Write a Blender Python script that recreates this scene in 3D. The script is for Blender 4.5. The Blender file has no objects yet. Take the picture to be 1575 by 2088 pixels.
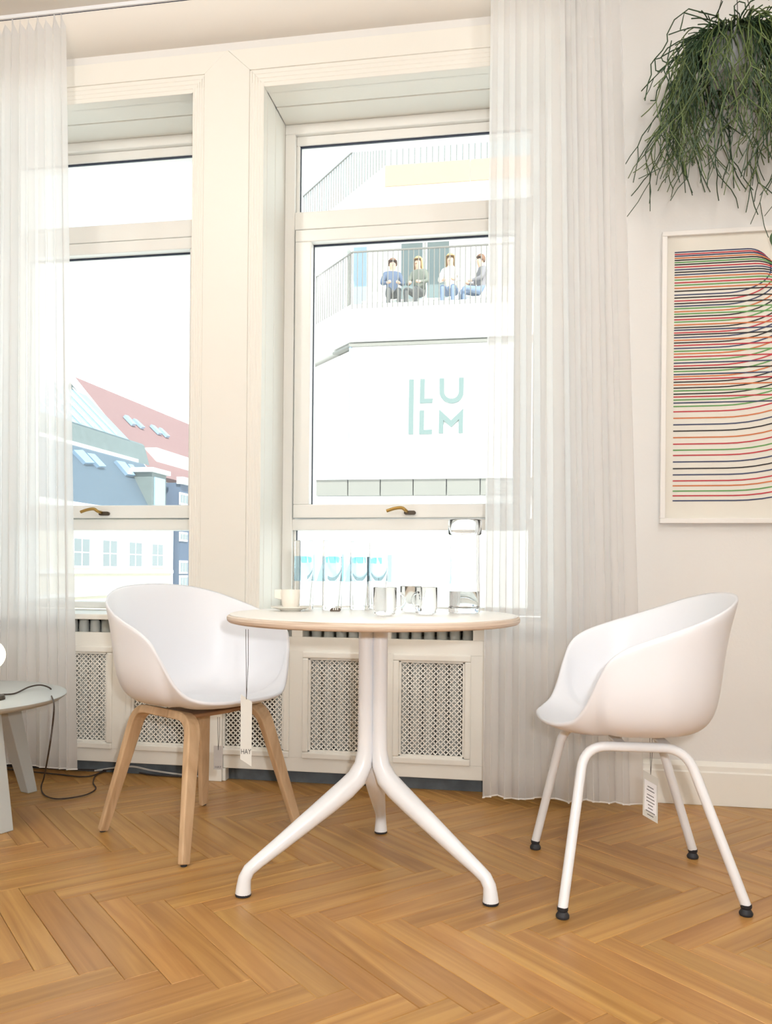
import bpy, bmesh, math, random
from mathutils import Vector, Matrix
random.seed(7)
S = bpy.context.scene
COL = S.collection
PI = math.pi

# ------------------------------------------------------------------ camera
F_PX, CX, Y0, CAM_H = 1700.0, 787.5, 1165.0, 0.836
YAW, ROLL = math.radians(9.65), 0.009
cd = bpy.data.cameras.new('camera')
cd.sensor_fit = 'VERTICAL'; cd.sensor_height = 24.0; cd.sensor_width = 24.0
cd.lens = F_PX / 2088 * 24.0
cd.shift_y = (Y0 - 1044.0) / 2088
cd.clip_start = 0.05; cd.clip_end = 500
cam = bpy.data.objects.new('camera', cd); COL.objects.link(cam)
cam.matrix_world = (Matrix.Translation((0, 0, CAM_H)) @ Matrix.Rotation(YAW, 4, 'Z')
                    @ Matrix.Rotation(PI / 2, 4, 'X') @ Matrix.Rotation(ROLL, 4, 'Z'))
S.camera = cam
S.view_settings.view_transform = 'Standard'; S.view_settings.look = 'None'
S.view_settings.gamma = 1.0; S.view_settings.use_curve_mapping = False
S.view_settings.exposure = 0.18
_c, _s = math.cos(YAW), math.sin(YAW)

def ray(px, py):
    dx, dy = px - CX, py - Y0
    x = dx * math.cos(ROLL) + dy * math.sin(ROLL); y = -dx * math.sin(ROLL) + dy * math.cos(ROLL)
    u, v = x / F_PX, -y / F_PX
    return Vector((u * _c - _s, u * _s + _c, v))
CAMP = Vector((0, 0, CAM_H))
def onY(px, py, Y):
    d = ray(px, py); return CAMP + d * (Y / d.y)
def onZ(px, py, Z=0.0):
    d = ray(px, py); return CAMP + d * ((Z - CAM_H) / d.z)
def atd(px, py, t): return CAMP + ray(px, py) * t
def onP(px, py, p, n):
    d = ray(px, py); return CAMP + d * ((p - CAMP).dot(n) / d.dot(n))

# ------------------------------------------------------------------ world, sun, lamps
wd = bpy.data.worlds.new('sky'); S.world = wd; wd.use_nodes = True
nt = wd.node_tree; nt.nodes.clear()
wo = nt.nodes.new('ShaderNodeOutputWorld'); bg = nt.nodes.new('ShaderNodeBackground')
tc = nt.nodes.new('ShaderNodeTexCoord'); sx = nt.nodes.new('ShaderNodeSeparateXYZ'); rp = nt.nodes.new('ShaderNodeValToRGB')
nt.links.new(tc.outputs['Generated'], sx.inputs[0]); nt.links.new(sx.outputs['Z'], rp.inputs[0])
e = rp.color_ramp.elements
e[0].position = 0.02; e[0].color = (0.30, 0.305, 0.31, 1)
e[1].position = 0.95; e[1].color = (0.10, 0.15, 0.20, 1)
m_ = e.new(0.50); m_.color = (0.082, 0.118, 0.126, 1)
nt.links.new(rp.outputs[0], bg.inputs[0]); bg.inputs[1].default_value = 9.0
nt.links.new(bg.outputs[0], wo.inputs[0])

def light(name, typ, loc, power, color=(1, 1, 1), **k):
    l = bpy.data.lights.new(name, typ); l.energy = power; l.color = color
    tgt = k.pop('target', None)
    for a, b in k.items(): setattr(l, a, b)
    o = bpy.data.objects.new(name, l); COL.objects.link(o); o.location = loc
    if tgt is not None: o.rotation_euler = (Vector(tgt) - Vector(loc)).to_track_quat('-Z', 'Y').to_euler()
    return o
light('sun', 'SUN', (10, -10, 20), 6.5, (1.0, 0.97, 0.92), angle=0.01, target=(10 - 5, -10 + 8, 20 - 8))
# camera flash beside the lens, and overhead lamps
light('camera_flash', 'SPOT', (0.09, -0.03, 0.93), 78, (0.97, 0.985, 1.0), spot_size=1.6, spot_blend=0.8, shadow_soft_size=0.02, target=(-0.35, 3.0, 1.0))
for i, (x, y, w) in enumerate(((-1.5, 1.55, 22), (0.75, 1.5, 17), (-2.9, 1.2, 11), (0.4, -0.6, 36), (1.5, -1.0, 28), (-2.4, -1.2, 36))):  # first lamp casts the table shadow; the others are unseen fill added for brightness
    light('ceiling_lamp_and_fill', 'POINT', (x, y, 2.86), w, (1.0, 0.97, 0.935), shadow_soft_size=0.07)

# ------------------------------------------------------------------ materials
def newmat(name):
    m = bpy.data.materials.new(name); m.use_nodes = True
    return m, m.node_tree, m.node_tree.nodes['Principled BSDF']
def srgb(r, g, b):
    f = lambda v: (v / 255 / 12.92) if v / 255 <= .04045 else ((v / 255 + .055) / 1.055) ** 2.4
    return (f(r), f(g), f(b), 1)
def mat(name, col, rough=0.5, var=0.04, scale=6.0, bump=0.0, bscale=60, metal=0.0, spec=0.5, coat=0.0):
    m, t, p = newmat(name)
    n = t.nodes.new('ShaderNodeTexNoise'); n.inputs['Scale'].default_value = scale; n.inputs['Detail'].default_value = 4
    tcn = t.nodes.new('ShaderNodeTexCoord'); t.links.new(tcn.outputs['Object'], n.inputs['Vector'])
    mx = t.nodes.new('ShaderNodeMix'); mx.data_type = 'RGBA'
    mx.inputs['A'].default_value = tuple(c * (1 - var) for c in col[:3]) + (1,)
    mx.inputs['B'].default_value = tuple(min(1, c * (1 + var)) for c in col[:3]) + (1,)
    t.links.new(n.outputs['Fac'], mx.inputs['Factor']); t.links.new(mx.outputs['Result'], p.inputs['Base Color'])
    p.inputs['Roughness'].default_value = rough; p.inputs['Metallic'].default_value = metal
    p.inputs['Specular IOR Level'].default_value = spec; p.inputs['Coat Weight'].default_value = coat
    if bump:
        n2 = t.nodes.new('ShaderNodeTexNoise'); n2.inputs['Scale'].default_value = bscale
        t.links.new(tcn.outputs['Object'], n2.inputs['Vector'])
        b = t.nodes.new('ShaderNodeBump'); b.inputs['Strength'].default_value = bump; b.inputs['Distance'].default_value = .01
        t.links.new(n2.outputs['Fac'], b.inputs['Height']); t.links.new(b.outputs['Normal'], p.inputs['Normal'])
    return m
def wood(name, a, b, rough=0.4, along=(1.2, 22, 22), rnd=True, scratch=True):
    m, t, p = newmat(name); N = t.nodes.new; L = t.links.new
    tcn = N('ShaderNodeTexCoord'); mp = N('ShaderNodeMapping'); mp.inputs['Scale'].default_value = along
    oi = N('ShaderNodeObjectInfo'); cmb = N('ShaderNodeCombineXYZ'); mul = N('ShaderNodeMath'); mul.operation = 'MULTIPLY'; mul.inputs[1].default_value = 37.0
    L(oi.outputs['Random'], mul.inputs[0]); L(mul.outputs[0], cmb.inputs[0]); L(mul.outputs[0], cmb.inputs[1])
    L(cmb.outputs[0], mp.inputs['Location']); L(tcn.outputs['Object'], mp.inputs['Vector'])
    n = N('ShaderNodeTexNoise'); n.inputs['Scale'].default_value = 1.0; n.inputs['Detail'].default_value = 8; n.inputs['Distortion'].default_value = 1.2
    L(mp.outputs[0], n.inputs['Vector'])
    rpn = N('ShaderNodeValToRGB'); rpn.color_ramp.elements[0].position = .32; rpn.color_ramp.elements[1].position = .68
    rpn.color_ramp.elements[0].color = a; rpn.color_ramp.elements[1].color = b
    L(n.outputs['Fac'], rpn.inputs[0])
    hsv = N('ShaderNodeHueSaturation'); L(rpn.outputs[0], hsv.inputs['Color'])
    if rnd:
        mr = N('ShaderNodeMapRange'); mr.inputs['To Min'].default_value = .93; mr.inputs['To Max'].default_value = 1.07
        L(oi.outputs['Random'], mr.inputs['Value']); L(mr.outputs[0], hsv.inputs['Value'])
        m2 = N('ShaderNodeMath'); m2.operation = 'FRACT'; m3 = N('ShaderNodeMath'); m3.operation = 'MULTIPLY'; m3.inputs[1].default_value = 7.31
        L(oi.outputs['Random'], m3.inputs[0]); L(m3.outputs[0], m2.inputs[0])
        mr2 = N('ShaderNodeMapRange'); mr2.inputs['To Min'].default_value = .496; mr2.inputs['To Max'].default_value = .504
        L(m2.outputs[0], mr2.inputs['Value']); L(mr2.outputs[0], hsv.inputs['Hue'])
    L(hsv.outputs[0], p.inputs['Base Color']); p.inputs['Roughness'].default_value = rough
    bp = N('ShaderNodeBump'); bp.inputs['Strength'].default_value = .12; bp.inputs['Distance'].default_value = .004
    L(n.outputs['Fac'], bp.inputs['Height']); L(bp.outputs[0], p.inputs['Normal'])
    return m
def glassmat(name, tint=(1, 1, 1, 1), ior=1.28, rough=0.0):
    m, t, p = newmat(name); t.nodes.remove(p)
    g = t.nodes.new('ShaderNodeBsdfGlass'); g.inputs['IOR'].default_value = ior; g.inputs['Roughness'].default_value = rough
    n = t.nodes.new('ShaderNodeTexNoise'); n.inputs['Scale'].default_value = 3
    mx = t.nodes.new('ShaderNodeMix'); mx.data_type = 'RGBA'; mx.inputs['A'].default_value = tint
    mx.inputs['B'].default_value = tuple(min(1, c * 1.02) for c in tint[:3]) + (1,)
    t.links.new(n.outputs['Fac'], mx.inputs['Factor']); t.links.new(mx.outputs['Result'], g.inputs['Color'])
    t.links.new(g.outputs[0], t.nodes['Material Output'].inputs[0])
    return m
def panemat(name, tint=(1, 1, 1, 1), refl=0.05, veil=0.025):
    m, t, p = newmat(name); t.nodes.remove(p)
    tr = t.nodes.new('ShaderNodeBsdfTransparent'); tr.inputs[0].default_value = tint
    gl = t.nodes.new('ShaderNodeBsdfGlossy'); gl.inputs['Roughness'].default_value = .16
    n = t.nodes.new('ShaderNodeTexNoise'); n.inputs['Scale'].default_value = 2
    mr = t.nodes.new('ShaderNodeMapRange'); mr.inputs['To Min'].default_value = refl * .8; mr.inputs['To Max'].default_value = refl * 1.2
    t.links.new(n.outputs['Fac'], mr.inputs['Value'])
    glare = t.nodes.new('ShaderNodeBsdfTranslucent'); glare.inputs[0].default_value = (1, 1, 1, 1)  # white translucent share imitates the glare veil over the view outside
    md = t.nodes.new('ShaderNodeMixShader'); md.inputs[0].default_value = veil
    t.links.new(tr.outputs[0], md.inputs[1]); t.links.new(glare.outputs[0], md.inputs[2])
    mx = t.nodes.new('ShaderNodeMixShader'); t.links.new(mr.outputs[0], mx.inputs[0])
    t.links.new(md.outputs[0], mx.inputs[1]); t.links.new(gl.outputs[0], mx.inputs[2])
    t.links.new(mx.outputs[0], t.nodes['Material Output'].inputs[0])
    return m
def sheermat(name, col, clear=0.26):
    m, t, p = newmat(name); t.nodes.remove(p); N = t.nodes.new; L = t.links.new
    tr = N('ShaderNodeBsdfTransparent'); tl = N('ShaderNodeBsdfTranslucent'); df = N('ShaderNodeBsdfDiffuse')
    tl.inputs[0].default_value = col; df.inputs[0].default_value = col
    a = N('ShaderNodeMixShader'); a.inputs[0].default_value = .38; L(tl.outputs[0], a.inputs[1]); L(df.outputs[0], a.inputs[2])
    n = N('ShaderNodeTexNoise'); n.inputs['Scale'].default_value = 6; tcn = N('ShaderNodeTexCoord'); L(tcn.outputs['Object'], n.inputs['Vector'])
    mr = N('ShaderNodeMapRange'); mr.inputs['To Min'].default_value = clear - .02; mr.inputs['To Max'].default_value = clear + .02
    L(n.outputs['Fac'], mr.inputs['Value'])
    b = N('ShaderNodeMixShader'); L(mr.outputs[0], b.inputs[0]); L(a.outputs[0], b.inputs[1]); L(tr.outputs[0], b.inputs[2])
    L(b.outputs[0], t.nodes['Material Output'].inputs[0])
    return m
def emit(name, col, st):
    m, t, p = newmat(name); p.inputs['Base Color'].default_value = col
    p.inputs['Emission Color'].default_value = col; p.inputs['Emission Strength'].default_value = st
    return m
M = dict(
    wall=mat('wall_paint', srgb(230, 229, 226), .7, .02, 3, .04, 90),
    trim=mat('trim_paint', srgb(238, 236, 228), .45, .015, 3, .02, 30),
    frame=mat('window_paint', srgb(243, 242, 237), .3, .015, 3),
    ceil=mat('ceiling_paint', srgb(232, 228, 220), .8, .02, 3),
    gasket=mat('gasket_rubber', srgb(38, 46, 66), .6, .2, 10),
    pane=panemat('window_pane', (0.98, 1, 1, 1), .018),
    stone=mat('dark_slate', srgb(96, 104, 110), .8, .5, 14, .3, 40),
    radiator=mat('radiator_enamel', srgb(214, 216, 210), .5, .08, 20),
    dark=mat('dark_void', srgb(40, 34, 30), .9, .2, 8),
    brass=mat('brass', srgb(176, 140, 78), .35, .12, 20, metal=.9),
    bronze=mat('dark_bronze', srgb(86, 76, 66), .4, .15, 30, metal=.7),
    shell=mat('white_polypropylene', srgb(236, 238, 243), .38, .01, 4),
    whitemetal=mat('white_powder_coat', srgb(240, 243, 247), .28, .01, 8),
    rubber=mat('black_rubber', srgb(38, 40, 46), .6, .15, 30),
    oak=wood('oak_veneer', srgb(184, 152, 116), srgb(220, 190, 152), .45, (18, 18, 1.4), False),
    oakdark=wood('oak_underframe', srgb(150, 108, 72), srgb(178, 134, 96), .5, (3, 20, 20), False),
    plank=wood('oak_parquet', srgb(158, 112, 56), srgb(194, 149, 86), .34),
    laminate=mat('white_laminate', srgb(248, 247, 243), .34, .01, 4),
    ply=wood('plywood_edge', srgb(188, 166, 144), srgb(236, 222, 206), .5, (3, 3, 260), False),
    china=mat('cream_china', srgb(236, 231, 220), .2, .01, 5),
    glass=glassmat('clear_glass', (1, 1, 1, 1), 1.22),
    refractglass=glassmat('refracted_blue', srgb(240, 249, 254), 1.1),
    water=glassmat('water', (0.97, 0.99, 1, 1), 1.33),
    curtain=sheermat('sheer_voile', srgb(250, 250, 250), .14),
    hem=mat('curtain_hem', srgb(248, 246, 242), .8, .02, 30),
    string=mat('tag_string', srgb(70, 66, 62), .8, .1, 40),
    card=mat('tag_card', srgb(206, 205, 198), .7, .02, 30),
    greycard=mat('grey_card', srgb(168, 164, 160), .7, .02, 30),
    paper=mat('white_paper', srgb(238, 238, 240), .7, .01, 30),
    ink=mat('print_ink', srgb(74, 72, 72), .7, .05, 30),
    greytable=mat('grey_table_paint', srgb(196, 200, 198), .5, .02, 6),
    cable=mat('textile_cable', srgb(62, 50, 42), .7, .2, 60),
    whitecable=mat('white_cable', srgb(208, 208, 204), .5, .04, 60),
    globe=emit('lamp_globe', (1, .88, .62, 1), 1.7),
    pot=mat('grey_plastic_pot', srgb(166, 170, 172), .45, .03, 20),
    soil=mat('potting_soil', srgb(48, 36, 26), .95, .3, 60),
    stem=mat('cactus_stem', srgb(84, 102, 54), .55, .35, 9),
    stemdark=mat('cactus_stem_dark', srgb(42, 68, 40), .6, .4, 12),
    leaf=mat('dark_leaf', srgb(52, 84, 40), .5, .2, 30),
    posterframe=mat('picture_frame_paint', srgb(236, 234, 230), .4, .01, 10),
    posterpaper=mat('poster_paper', srgb(228, 225, 215), .6, .01, 10),
)
INK = dict(n=mat('ink_navy', srgb(52, 62, 96), .6, .03, 20), r=mat('ink_red', srgb(184, 46, 58), .6, .03, 20), o=mat('ink_orange', srgb(200, 112, 62), .6, .03, 20),
           k=mat('ink_black', srgb(32, 28, 28), .6, .03, 20), g=mat('ink_green', srgb(92, 152, 82), .6, .03, 20))

# ------------------------------------------------------------------ object helpers
WM = {}
def tagp(o, label=None, cat=None, group=None, kind=None):
    for k, v in (('label', label), ('category', cat), ('group', group), ('kind', kind)):
        if v: o[k] = v
    return o
def thing(name, label, cat, loc=(0, 0, 0), rz=0.0, group=None, kind=None):
    o = bpy.data.objects.new(name, None); COL.objects.link(o); o.empty_display_size = .05
    o.location = loc; o.rotation_euler = (0, 0, rz)
    WM[o.name] = Matrix.Translation(loc) @ Matrix.Rotation(rz, 4, 'Z')
    return tagp(o, label, cat, group, kind)
class MB:
    def __init__(s): s.v = []; s.f = []
    def add(s, vs, fs):
        k = len(s.v); s.v += [Vector(v) for v in vs]; s.f += [[i + k for i in f] for f in fs]; return s
    def box(s, x0, x1, y0, y1, z0, z1):
        return s.add([(x0, y0, z0), (x1, y0, z0), (x1, y1, z0), (x0, y1, z0), (x0, y0, z1), (x1, y0, z1), (x1, y1, z1), (x0, y1, z1)],
                     [[0, 3, 2, 1], [4, 5, 6, 7], [0, 1, 5, 4], [1, 2, 6, 5], [2, 3, 7, 6], [3, 0, 4, 7]])
    def obox(s, o, ax, ay, az):
        """box from corner o with three edge vectors"""
        o, ax, ay, az = map(Vector, (o, ax, ay, az))
        vs = [o, o + ax, o + ax + ay, o + ay]; vs += [v + az for v in vs]
        return s.add(vs, [[0, 3, 2, 1], [4, 5, 6, 7], [0, 1, 5, 4], [1, 2, 6, 5], [2, 3, 7, 6], [3, 0, 4, 7]])
    def prism(s, pts, vec):
        n = len(pts); pts = [Vector(p) for p in pts]; vec = Vector(vec)
        return s.add(pts + [p + vec for p in pts], [list(range(n))[::-1], list(range(n, 2 * n))] + [[i, (i + 1) % n, (i + 1) % n + n, i + n] for i in range(n)])
    def frame(s, pts, wn, wb, n0=None, cap=True):
        """sweep a rectangle (wn along n0, wb along binormal); wn, wb may be lists"""
        pts = [Vector(p) for p in pts]; n = len(pts); vs = []; fs = []
        for i, p in enumerate(pts):
            t = (pts[min(i + 1, n - 1)] - pts[max(i - 1, 0)]).normalized()
            nn = Vector(n0); nn = (nn - t * nn.dot(t)).normalized(); b = t.cross(nn)
            a = (wn[i] if isinstance(wn, (list, tuple)) else wn) / 2; c = (wb[i] if isinstance(wb, (list, tuple)) else wb) / 2
            vs += [p + nn * a + b * c, p - nn * a + b * c, p - nn * a - b * c, p + nn * a - b * c]
            if i: fs += [[4 * i - 4 + k, 4 * i - 4 + (k + 1) % 4, 4 * i + (k + 1) % 4, 4 * i + k] for k in range(4)]
        if cap: fs += [[3, 2, 1, 0], [4 * n - 4, 4 * n - 3, 4 * n - 2, 4 * n - 1]]
        return s.add(vs, fs)
    def tube(s, pts, r, n=10, cap=True):
        pts = [Vector(p) for p in pts]; k = len(pts); vs = []; fs = []
        t0 = (pts[1] - pts[0]).normalized(); nn = t0.orthogonal().normalized()
        for i, p in enumerate(pts):
            t = (pts[min(i + 1, k - 1)] - pts[max(i - 1, 0)]).normalized()
            nn = (nn - t * nn.dot(t)); nn = nn.normalized() if nn.length > 1e-6 else t.orthogonal().normalized(); b = t.cross(nn)
            rr = r[i] if isinstance(r, (list, tuple)) else r
            vs += [p + (nn * math.cos(2 * PI * j / n) + b * math.sin(2 * PI * j / n)) * rr for j in range(n)]
            if i: fs += [[(i - 1) * n + j, (i - 1) * n + (j + 1) % n, i * n + (j + 1) % n, i * n + j] for j in range(n)]
        if cap: fs += [list(range(n))[::-1], [(k - 1) * n + j for j in range(n)]]
        return s.add(vs, fs)
    def lathe(s, prof, c=(0, 0, 0), n=32, closed=False):
        c = Vector(c); vs = []; fs = []; k = len(prof)
        for r, z in prof: vs += [c + Vector((r * math.cos(2 * PI * j / n), r * math.sin(2 * PI * j / n), z)) for j in range(n)]
        for i in range(k if closed else k - 1):
            a, b = i * n, ((i + 1) % k) * n
            fs += [[a + j, a + (j + 1) % n, b + (j + 1) % n, b + j] for j in range(n)]
        if not closed:
            if prof[0][0] > 1e-5: fs.append(list(range(n))[::-1])
            if prof[-1][0] > 1e-5: fs.append([(k - 1) * n + j for j in range(n)])
        return s.add(vs, fs)
    def build(s, name, m, parent=None, local=False, smooth=None, bevel=0, kind=None, label=None):
        vs = s.v
        if parent is not None and not local:
            inv = WM[parent.name].inverted(); vs = [inv @ v for v in vs]
        me = bpy.data.meshes.new(name); me.from_pydata([tuple(v) for v in vs], [], s.f); me.update()
        bmm = bmesh.new(); bmm.from_mesh(me); bmesh.ops.remove_doubles(bmm, verts=bmm.verts, dist=1e-6)
        bmesh.ops.recalc_face_normals(bmm, faces=bmm.faces); bmm.to_mesh(me); bmm.free()
        me.materials.append(m)
        o = bpy.data.objects.new(name, me); COL.objects.link(o)
        if parent is not None:
            o.parent = parent; WM[o.name] = WM[parent.name]
        else: WM[o.name] = Matrix.Identity(4)
        if bevel:
            b = o.modifiers.new('bevel', 'BEVEL'); b.width = bevel; b.segments = 2; b.limit_method = 'ANGLE'
        if smooth is not None:
            for p in me.polygons: p.use_smooth = True
            me.set_sharp_from_angle(angle=math.radians(smooth))
        return tagp(o, label=label, kind=kind)
def B(*a): return MB().box(*a)
def spline(pts, per=8, closed=False):
    pts = [Vector(p) for p in pts]; n = len(pts); out = []
    g = (lambda i: pts[i % n]) if closed else (lambda i: pts[max(0, min(n - 1, i))])
    for i in range(n if closed else n - 1):
        p0, p1, p2, p3 = g(i - 1), g(i), g(i + 1), g(i + 2)
        for k in range(per):
            t = k / per
            out.append(.5 * ((2 * p1) + (p2 - p0) * t + (2 * p0 - 5 * p1 + 4 * p2 - p3) * t * t + (3 * p1 - p0 - 3 * p2 + p3) * t ** 3))
    if not closed: out.append(pts[-1])
    return out
def fillet(pts, r, n=6):
    pts = [Vector(p) for p in pts]; out = [pts[0]]
    for i in range(1, len(pts) - 1):
        a = (pts[i - 1] - pts[i]); b = (pts[i + 1] - pts[i]); rr = r[i] if isinstance(r, (list, tuple)) else r
        pa, pb = pts[i] + a.normalized() * min(rr, a.length * .49), pts[i] + b.normalized() * min(rr, b.length * .49)
        for k in range(n + 1):
            t = k / n; out.append(pa * (1 - t) ** 2 + pts[i] * 2 * t * (1 - t) + pb * t * t)
    out.append(pts[-1]); return out
def textmesh(body, size, name, m, parent, mw, extrude=0.0005, sx=1.0):
    cu = bpy.data.curves.new('txt', 'FONT'); cu.body = body; cu.size = size; cu.extrude = extrude; cu.align_x = 'CENTER'; cu.align_y = 'CENTER'
    o = bpy.data.objects.new('txt', cu); COL.objects.link(o)
    me = bpy.data.meshes.new_from_object(o.evaluated_get(bpy.context.evaluated_depsgraph_get()))
    bpy.data.objects.remove(o); bpy.data.curves.remove(cu)
    me.transform(WM[parent.name].inverted() @ mw @ Matrix.Diagonal((sx, 1, 1, 1))); me.materials.clear(); me.materials.append(m)
    t = bpy.data.objects.new(name, me); COL.objects.link(t); t.parent = parent; WM[t.name] = WM[parent.name]
    return t
def struct(name, mb, m, parent=None, **k): return mb.build(name, m, parent, kind='structure' if parent is None else None, **k)

# ------------------------------------------------------------------ room shell
YW, YF, YR = 3.15, 3.443, 3.19       # casing plane, window frame plane, plain wall plane
X0, X1, YB, ZC = -3.7, 2.3, -2.6, 3.05
floor = struct('floor', B(X0, X1, YB, 3.6, -.12, -.013), M['oakdark'])
struct('ceiling', B(X0 - .1, X1 + .1, YB - .1, 3.75, ZC, ZC + .2), M['ceil'])
struct('wall_left', B(X0 - .2, X0, YB, 3.75, 0, ZC), M['wall'])
struct('wall_right', B(X1, X1 + .2, YB, 3.75, 0, ZC), M['wall'])
struct('wall_back', B(X0 - .2, X1 + .2, YB - .2, YB, 0, ZC), M['wall'])
WL = ((-1.04, .06), (-2.37, -1.34))          # window openings
ww = struct('wall_front', B(.14, X1, YR, 3.75, 0, ZC).box(X0, -2.49, YR, 3.75, 0, ZC).box(-2.49, .14, YR - .03, 3.75, 2.90, ZC)
            .box(-2.49, .14, 3.50, 3.75, 0, .63).box(-2.49, -2.37, 3.2, 3.75, .6, 2.95).box(-1.325, -1.055, 3.2, 3.75, .63, 2.95).box(.06, .14, 3.2, 3.75, 0, 2.95)
            .box(-2.49, .14, 3.2, 3.75, 2.76, 2.92), M['wall'])
# cove between wall and ceiling over the windows
cv = [(-2.49, YW + .02, 2.895), (-2.49, YW + .02, 2.93)] + [(-2.49, YW + .02 - .13 * math.sin(a), 2.93 + .12 * (1 - math.cos(a))) for a in [k * PI / 12 for k in range(1, 7)]] + [(-2.49, YW + .02, 3.05)]
struct('trim_1', MB().prism(cv, (2.6, 0, 0)), M['ceil'], smooth=40)
# casing boards of the two windows: pillar, header
cas = tagp(bpy.data.objects.new('trim_2', None), kind='structure'); COL.objects.link(cas); WM[cas.name] = Matrix.Identity(4)
MB().prism([(-1.288, YW, .652), (-1.10, YW, .652), (-1.10, YW, 2.812), (-1.194, YW, 2.898), (-1.288, YW, 2.812)], (0, .05, 0)).build('pillar_face', M['trim'], cas, bevel=.002)
for xa, xb in ((-1.10, -1.042), (-1.338, -1.288)):
    n = 5
    for k in range(n):
        a = xa + (xb - xa) * k / n; b = xa + (xb - xa) * (k + .78) / n
        B(a, b, YW + .004, YW + .05, .652, 2.812 - (.06 * abs((a + b) / 2 - (-1.10 if xa > -1.2 else -1.288)) / .055)).build('reed', M['trim'], cas, bevel=.002)
    B(min(xa, xb), max(xa, xb), YW + .0055, YW + .05, .652, 2.76).build('reed_backing', M['trim'], cas)
for xa, xb, ma, mb_ in ((-1.04, .06, 1, 1), (-2.37, -1.34, 1, 1)):
    # header face with mitred ends, then a reeded lower band
    MB().prism([(xa - .0595, YW + .002, 2.812), (xb + .0500, YW + .002, 2.812), (xb + .1465, YW + .002, 2.897), (xa - .1515, YW + .002, 2.897)], (0, .05, 0)).build('header_face', M['trim'], cas, bevel=.002)
    for k in range(4):
        z0 = 2.742 + .07 * k / 4
        MB().prism([(xa + .002 - .058 * k / 4, YW + .006, z0), (xb - .002 + .058 * k / 4, YW + .006, z0), (xb + .056 * (k + .8) / 4, YW + .006, z0 + .014), (xa - .056 * (k + .8) / 4, YW + .006, z0 + .014)], (0, .05, 0)).build('reed', M['trim'], cas, bevel=.002)
    B(xa - .06, xb + .06, YW + .0078, YW + .05, 2.744, 2.812).build('reed_backing', M['trim'], cas)
    # soffit and reveal boards, each of two planks
    for ya, yb in ((YW + .05, 3.305), (3.311, 3.46)):
        B(xa, xb, ya, yb, 2.742, 2.765).build('soffit_board', M['trim'], cas, bevel=.003)
        B(xa - .02, xa, ya, yb, .652, 2.742).build('reveal_board', M['trim'], cas, bevel=.003)
        B(xb, xb + .02, ya, yb, .652, 2.742).build('reveal_board', M['trim'], cas, bevel=.003)
    B(xb, xb + .06, YW + .004, YW + .05, .652, 2.78).build('side_casing', M['trim'], cas, bevel=.003) if xb > 0 else B(xa - .06, xa, YW + .004, YW + .05, .652, 2.78).build('side_casing', M['trim'], cas, bevel=.003)

def window(n, xa, xb):
    w = tagp(bpy.data.objects.new('window_%d' % n, None), kind='structure'); COL.objects.link(w); WM[w.name] = Matrix.Identity(4)
    y0, y1 = YF, YF + .075
    fr = lambda nm, *a, bv=.004: B(*a).build(nm, M['frame'], w, bevel=bv)
    fr('frame_head', xa, xb, y0, y1, 2.70, 2.742); fr('frame_jamb', xa, xa + .045, y0, y1, .66, 2.70); fr('frame_jamb', xb - .045, xb, y0, y1, .66, 2.70)
    fr('transom', xa + .045, xb - .045, y0, y1, 2.290, 2.366); fr('transom', xa + .045, xb - .045, y0, y1, 1.008, 1.056); fr('frame_bottom', xa + .045, xb - .045, y0, y1, .66, .69)
    # glazing beads of the fixed top light, slightly back
    fr('bead', xa + .045, xb - .045, y0 + .022, y1, 2.660, 2.70); fr('bead', xa + .045, xa + .06, y0 + .022, y1, 2.366, 2.66); fr('bead', xb - .06, xb - .045, y0 + .022, y1, 2.366, 2.66)
    fr('bead', xa + .045, xa + .056, y0 + .022, y1, .69, 1.008); fr('bead', xb - .056, xb - .045, y0 + .022, y1, .69, 1.008)
    # opening sash in the middle, standing proud
    s0, s1 = xa + .052, xb - .052
    sh = fr('sash_rail', s0, s1, y0 - .012, y1, 2.233, 2.284); fr('sash_rail', s0, s1, y0 - .012, y1, 1.06, 1.117)
    fr('sash_stile', s0, s0 + .07, y0 - .012, y1, 1.117, 2.233); fr('sash_stile', s1 - .07, s1, y0 - .012, y1, 1.117, 2.233)
    for (a, b, z0, z1) in ((xa + .06, xb - .06, 2.366, 2.66), (s0 + .07, s1 - .07, 1.117, 2.233), (xa + .056, xb - .056, .69, 1.008)):
        B(a, b, y0 + .040, y0 + .046, z0, z1).build('pane', M['pane'], w)
        g = MB()
        if z1 > 1.5: g.box(a, b, y0 + .030, y0 + .040, z1 - .006, z1)
        g.box(a, a + .003, y0 + .030, y0 + .040, z0, z1).box(b - .003, b, y0 + .030, y0 + .040, z0, z1)
        g.build('gasket', M['gasket'], w)
    # lever handle on the lower sash rail
    hx, hz = (xa + xb) / 2 + .006, 1.084; hy = y0 - .012
    pl = [(hx - .022, hz), (hx + .022, hz)]
    pts = [(hx + s * .016 + .0085 * math.cos(a), hy, hz - .004 + .0085 * math.sin(a)) for s, a0 in ((1, -PI / 2), (-1, PI / 2)) for a in [a0 + k * PI / 8 for k in range(9)]]
    hd = MB().prism(pts, (0, -.012, 0)).build('handle', M['bronze'], w, smooth=40)
    path = [(hx - .012, hy - .006, hz), (hx - .014, hy - .038, hz + .004), (hx - .03, hy - .042, hz + .014), (hx - .06, hy - .042, hz + .011), (hx - .092, hy - .042, hz + .001)]
    lv = MB().tube(fillet(path, .014), [.006] * 2 + [.0062] * 24 + [.008], 10) if False else MB().tube(spline(path, 5), .0068, 10)
    lv.build('lever', M['brass'], hd, smooth=50)
window(1, *WL[0]); window(2, *WL[1])
struct('trim_3', B(-2.49, .14, YW - .02, 3.50, .630, .652), M['trim'], bevel=.004)    # sill board
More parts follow.
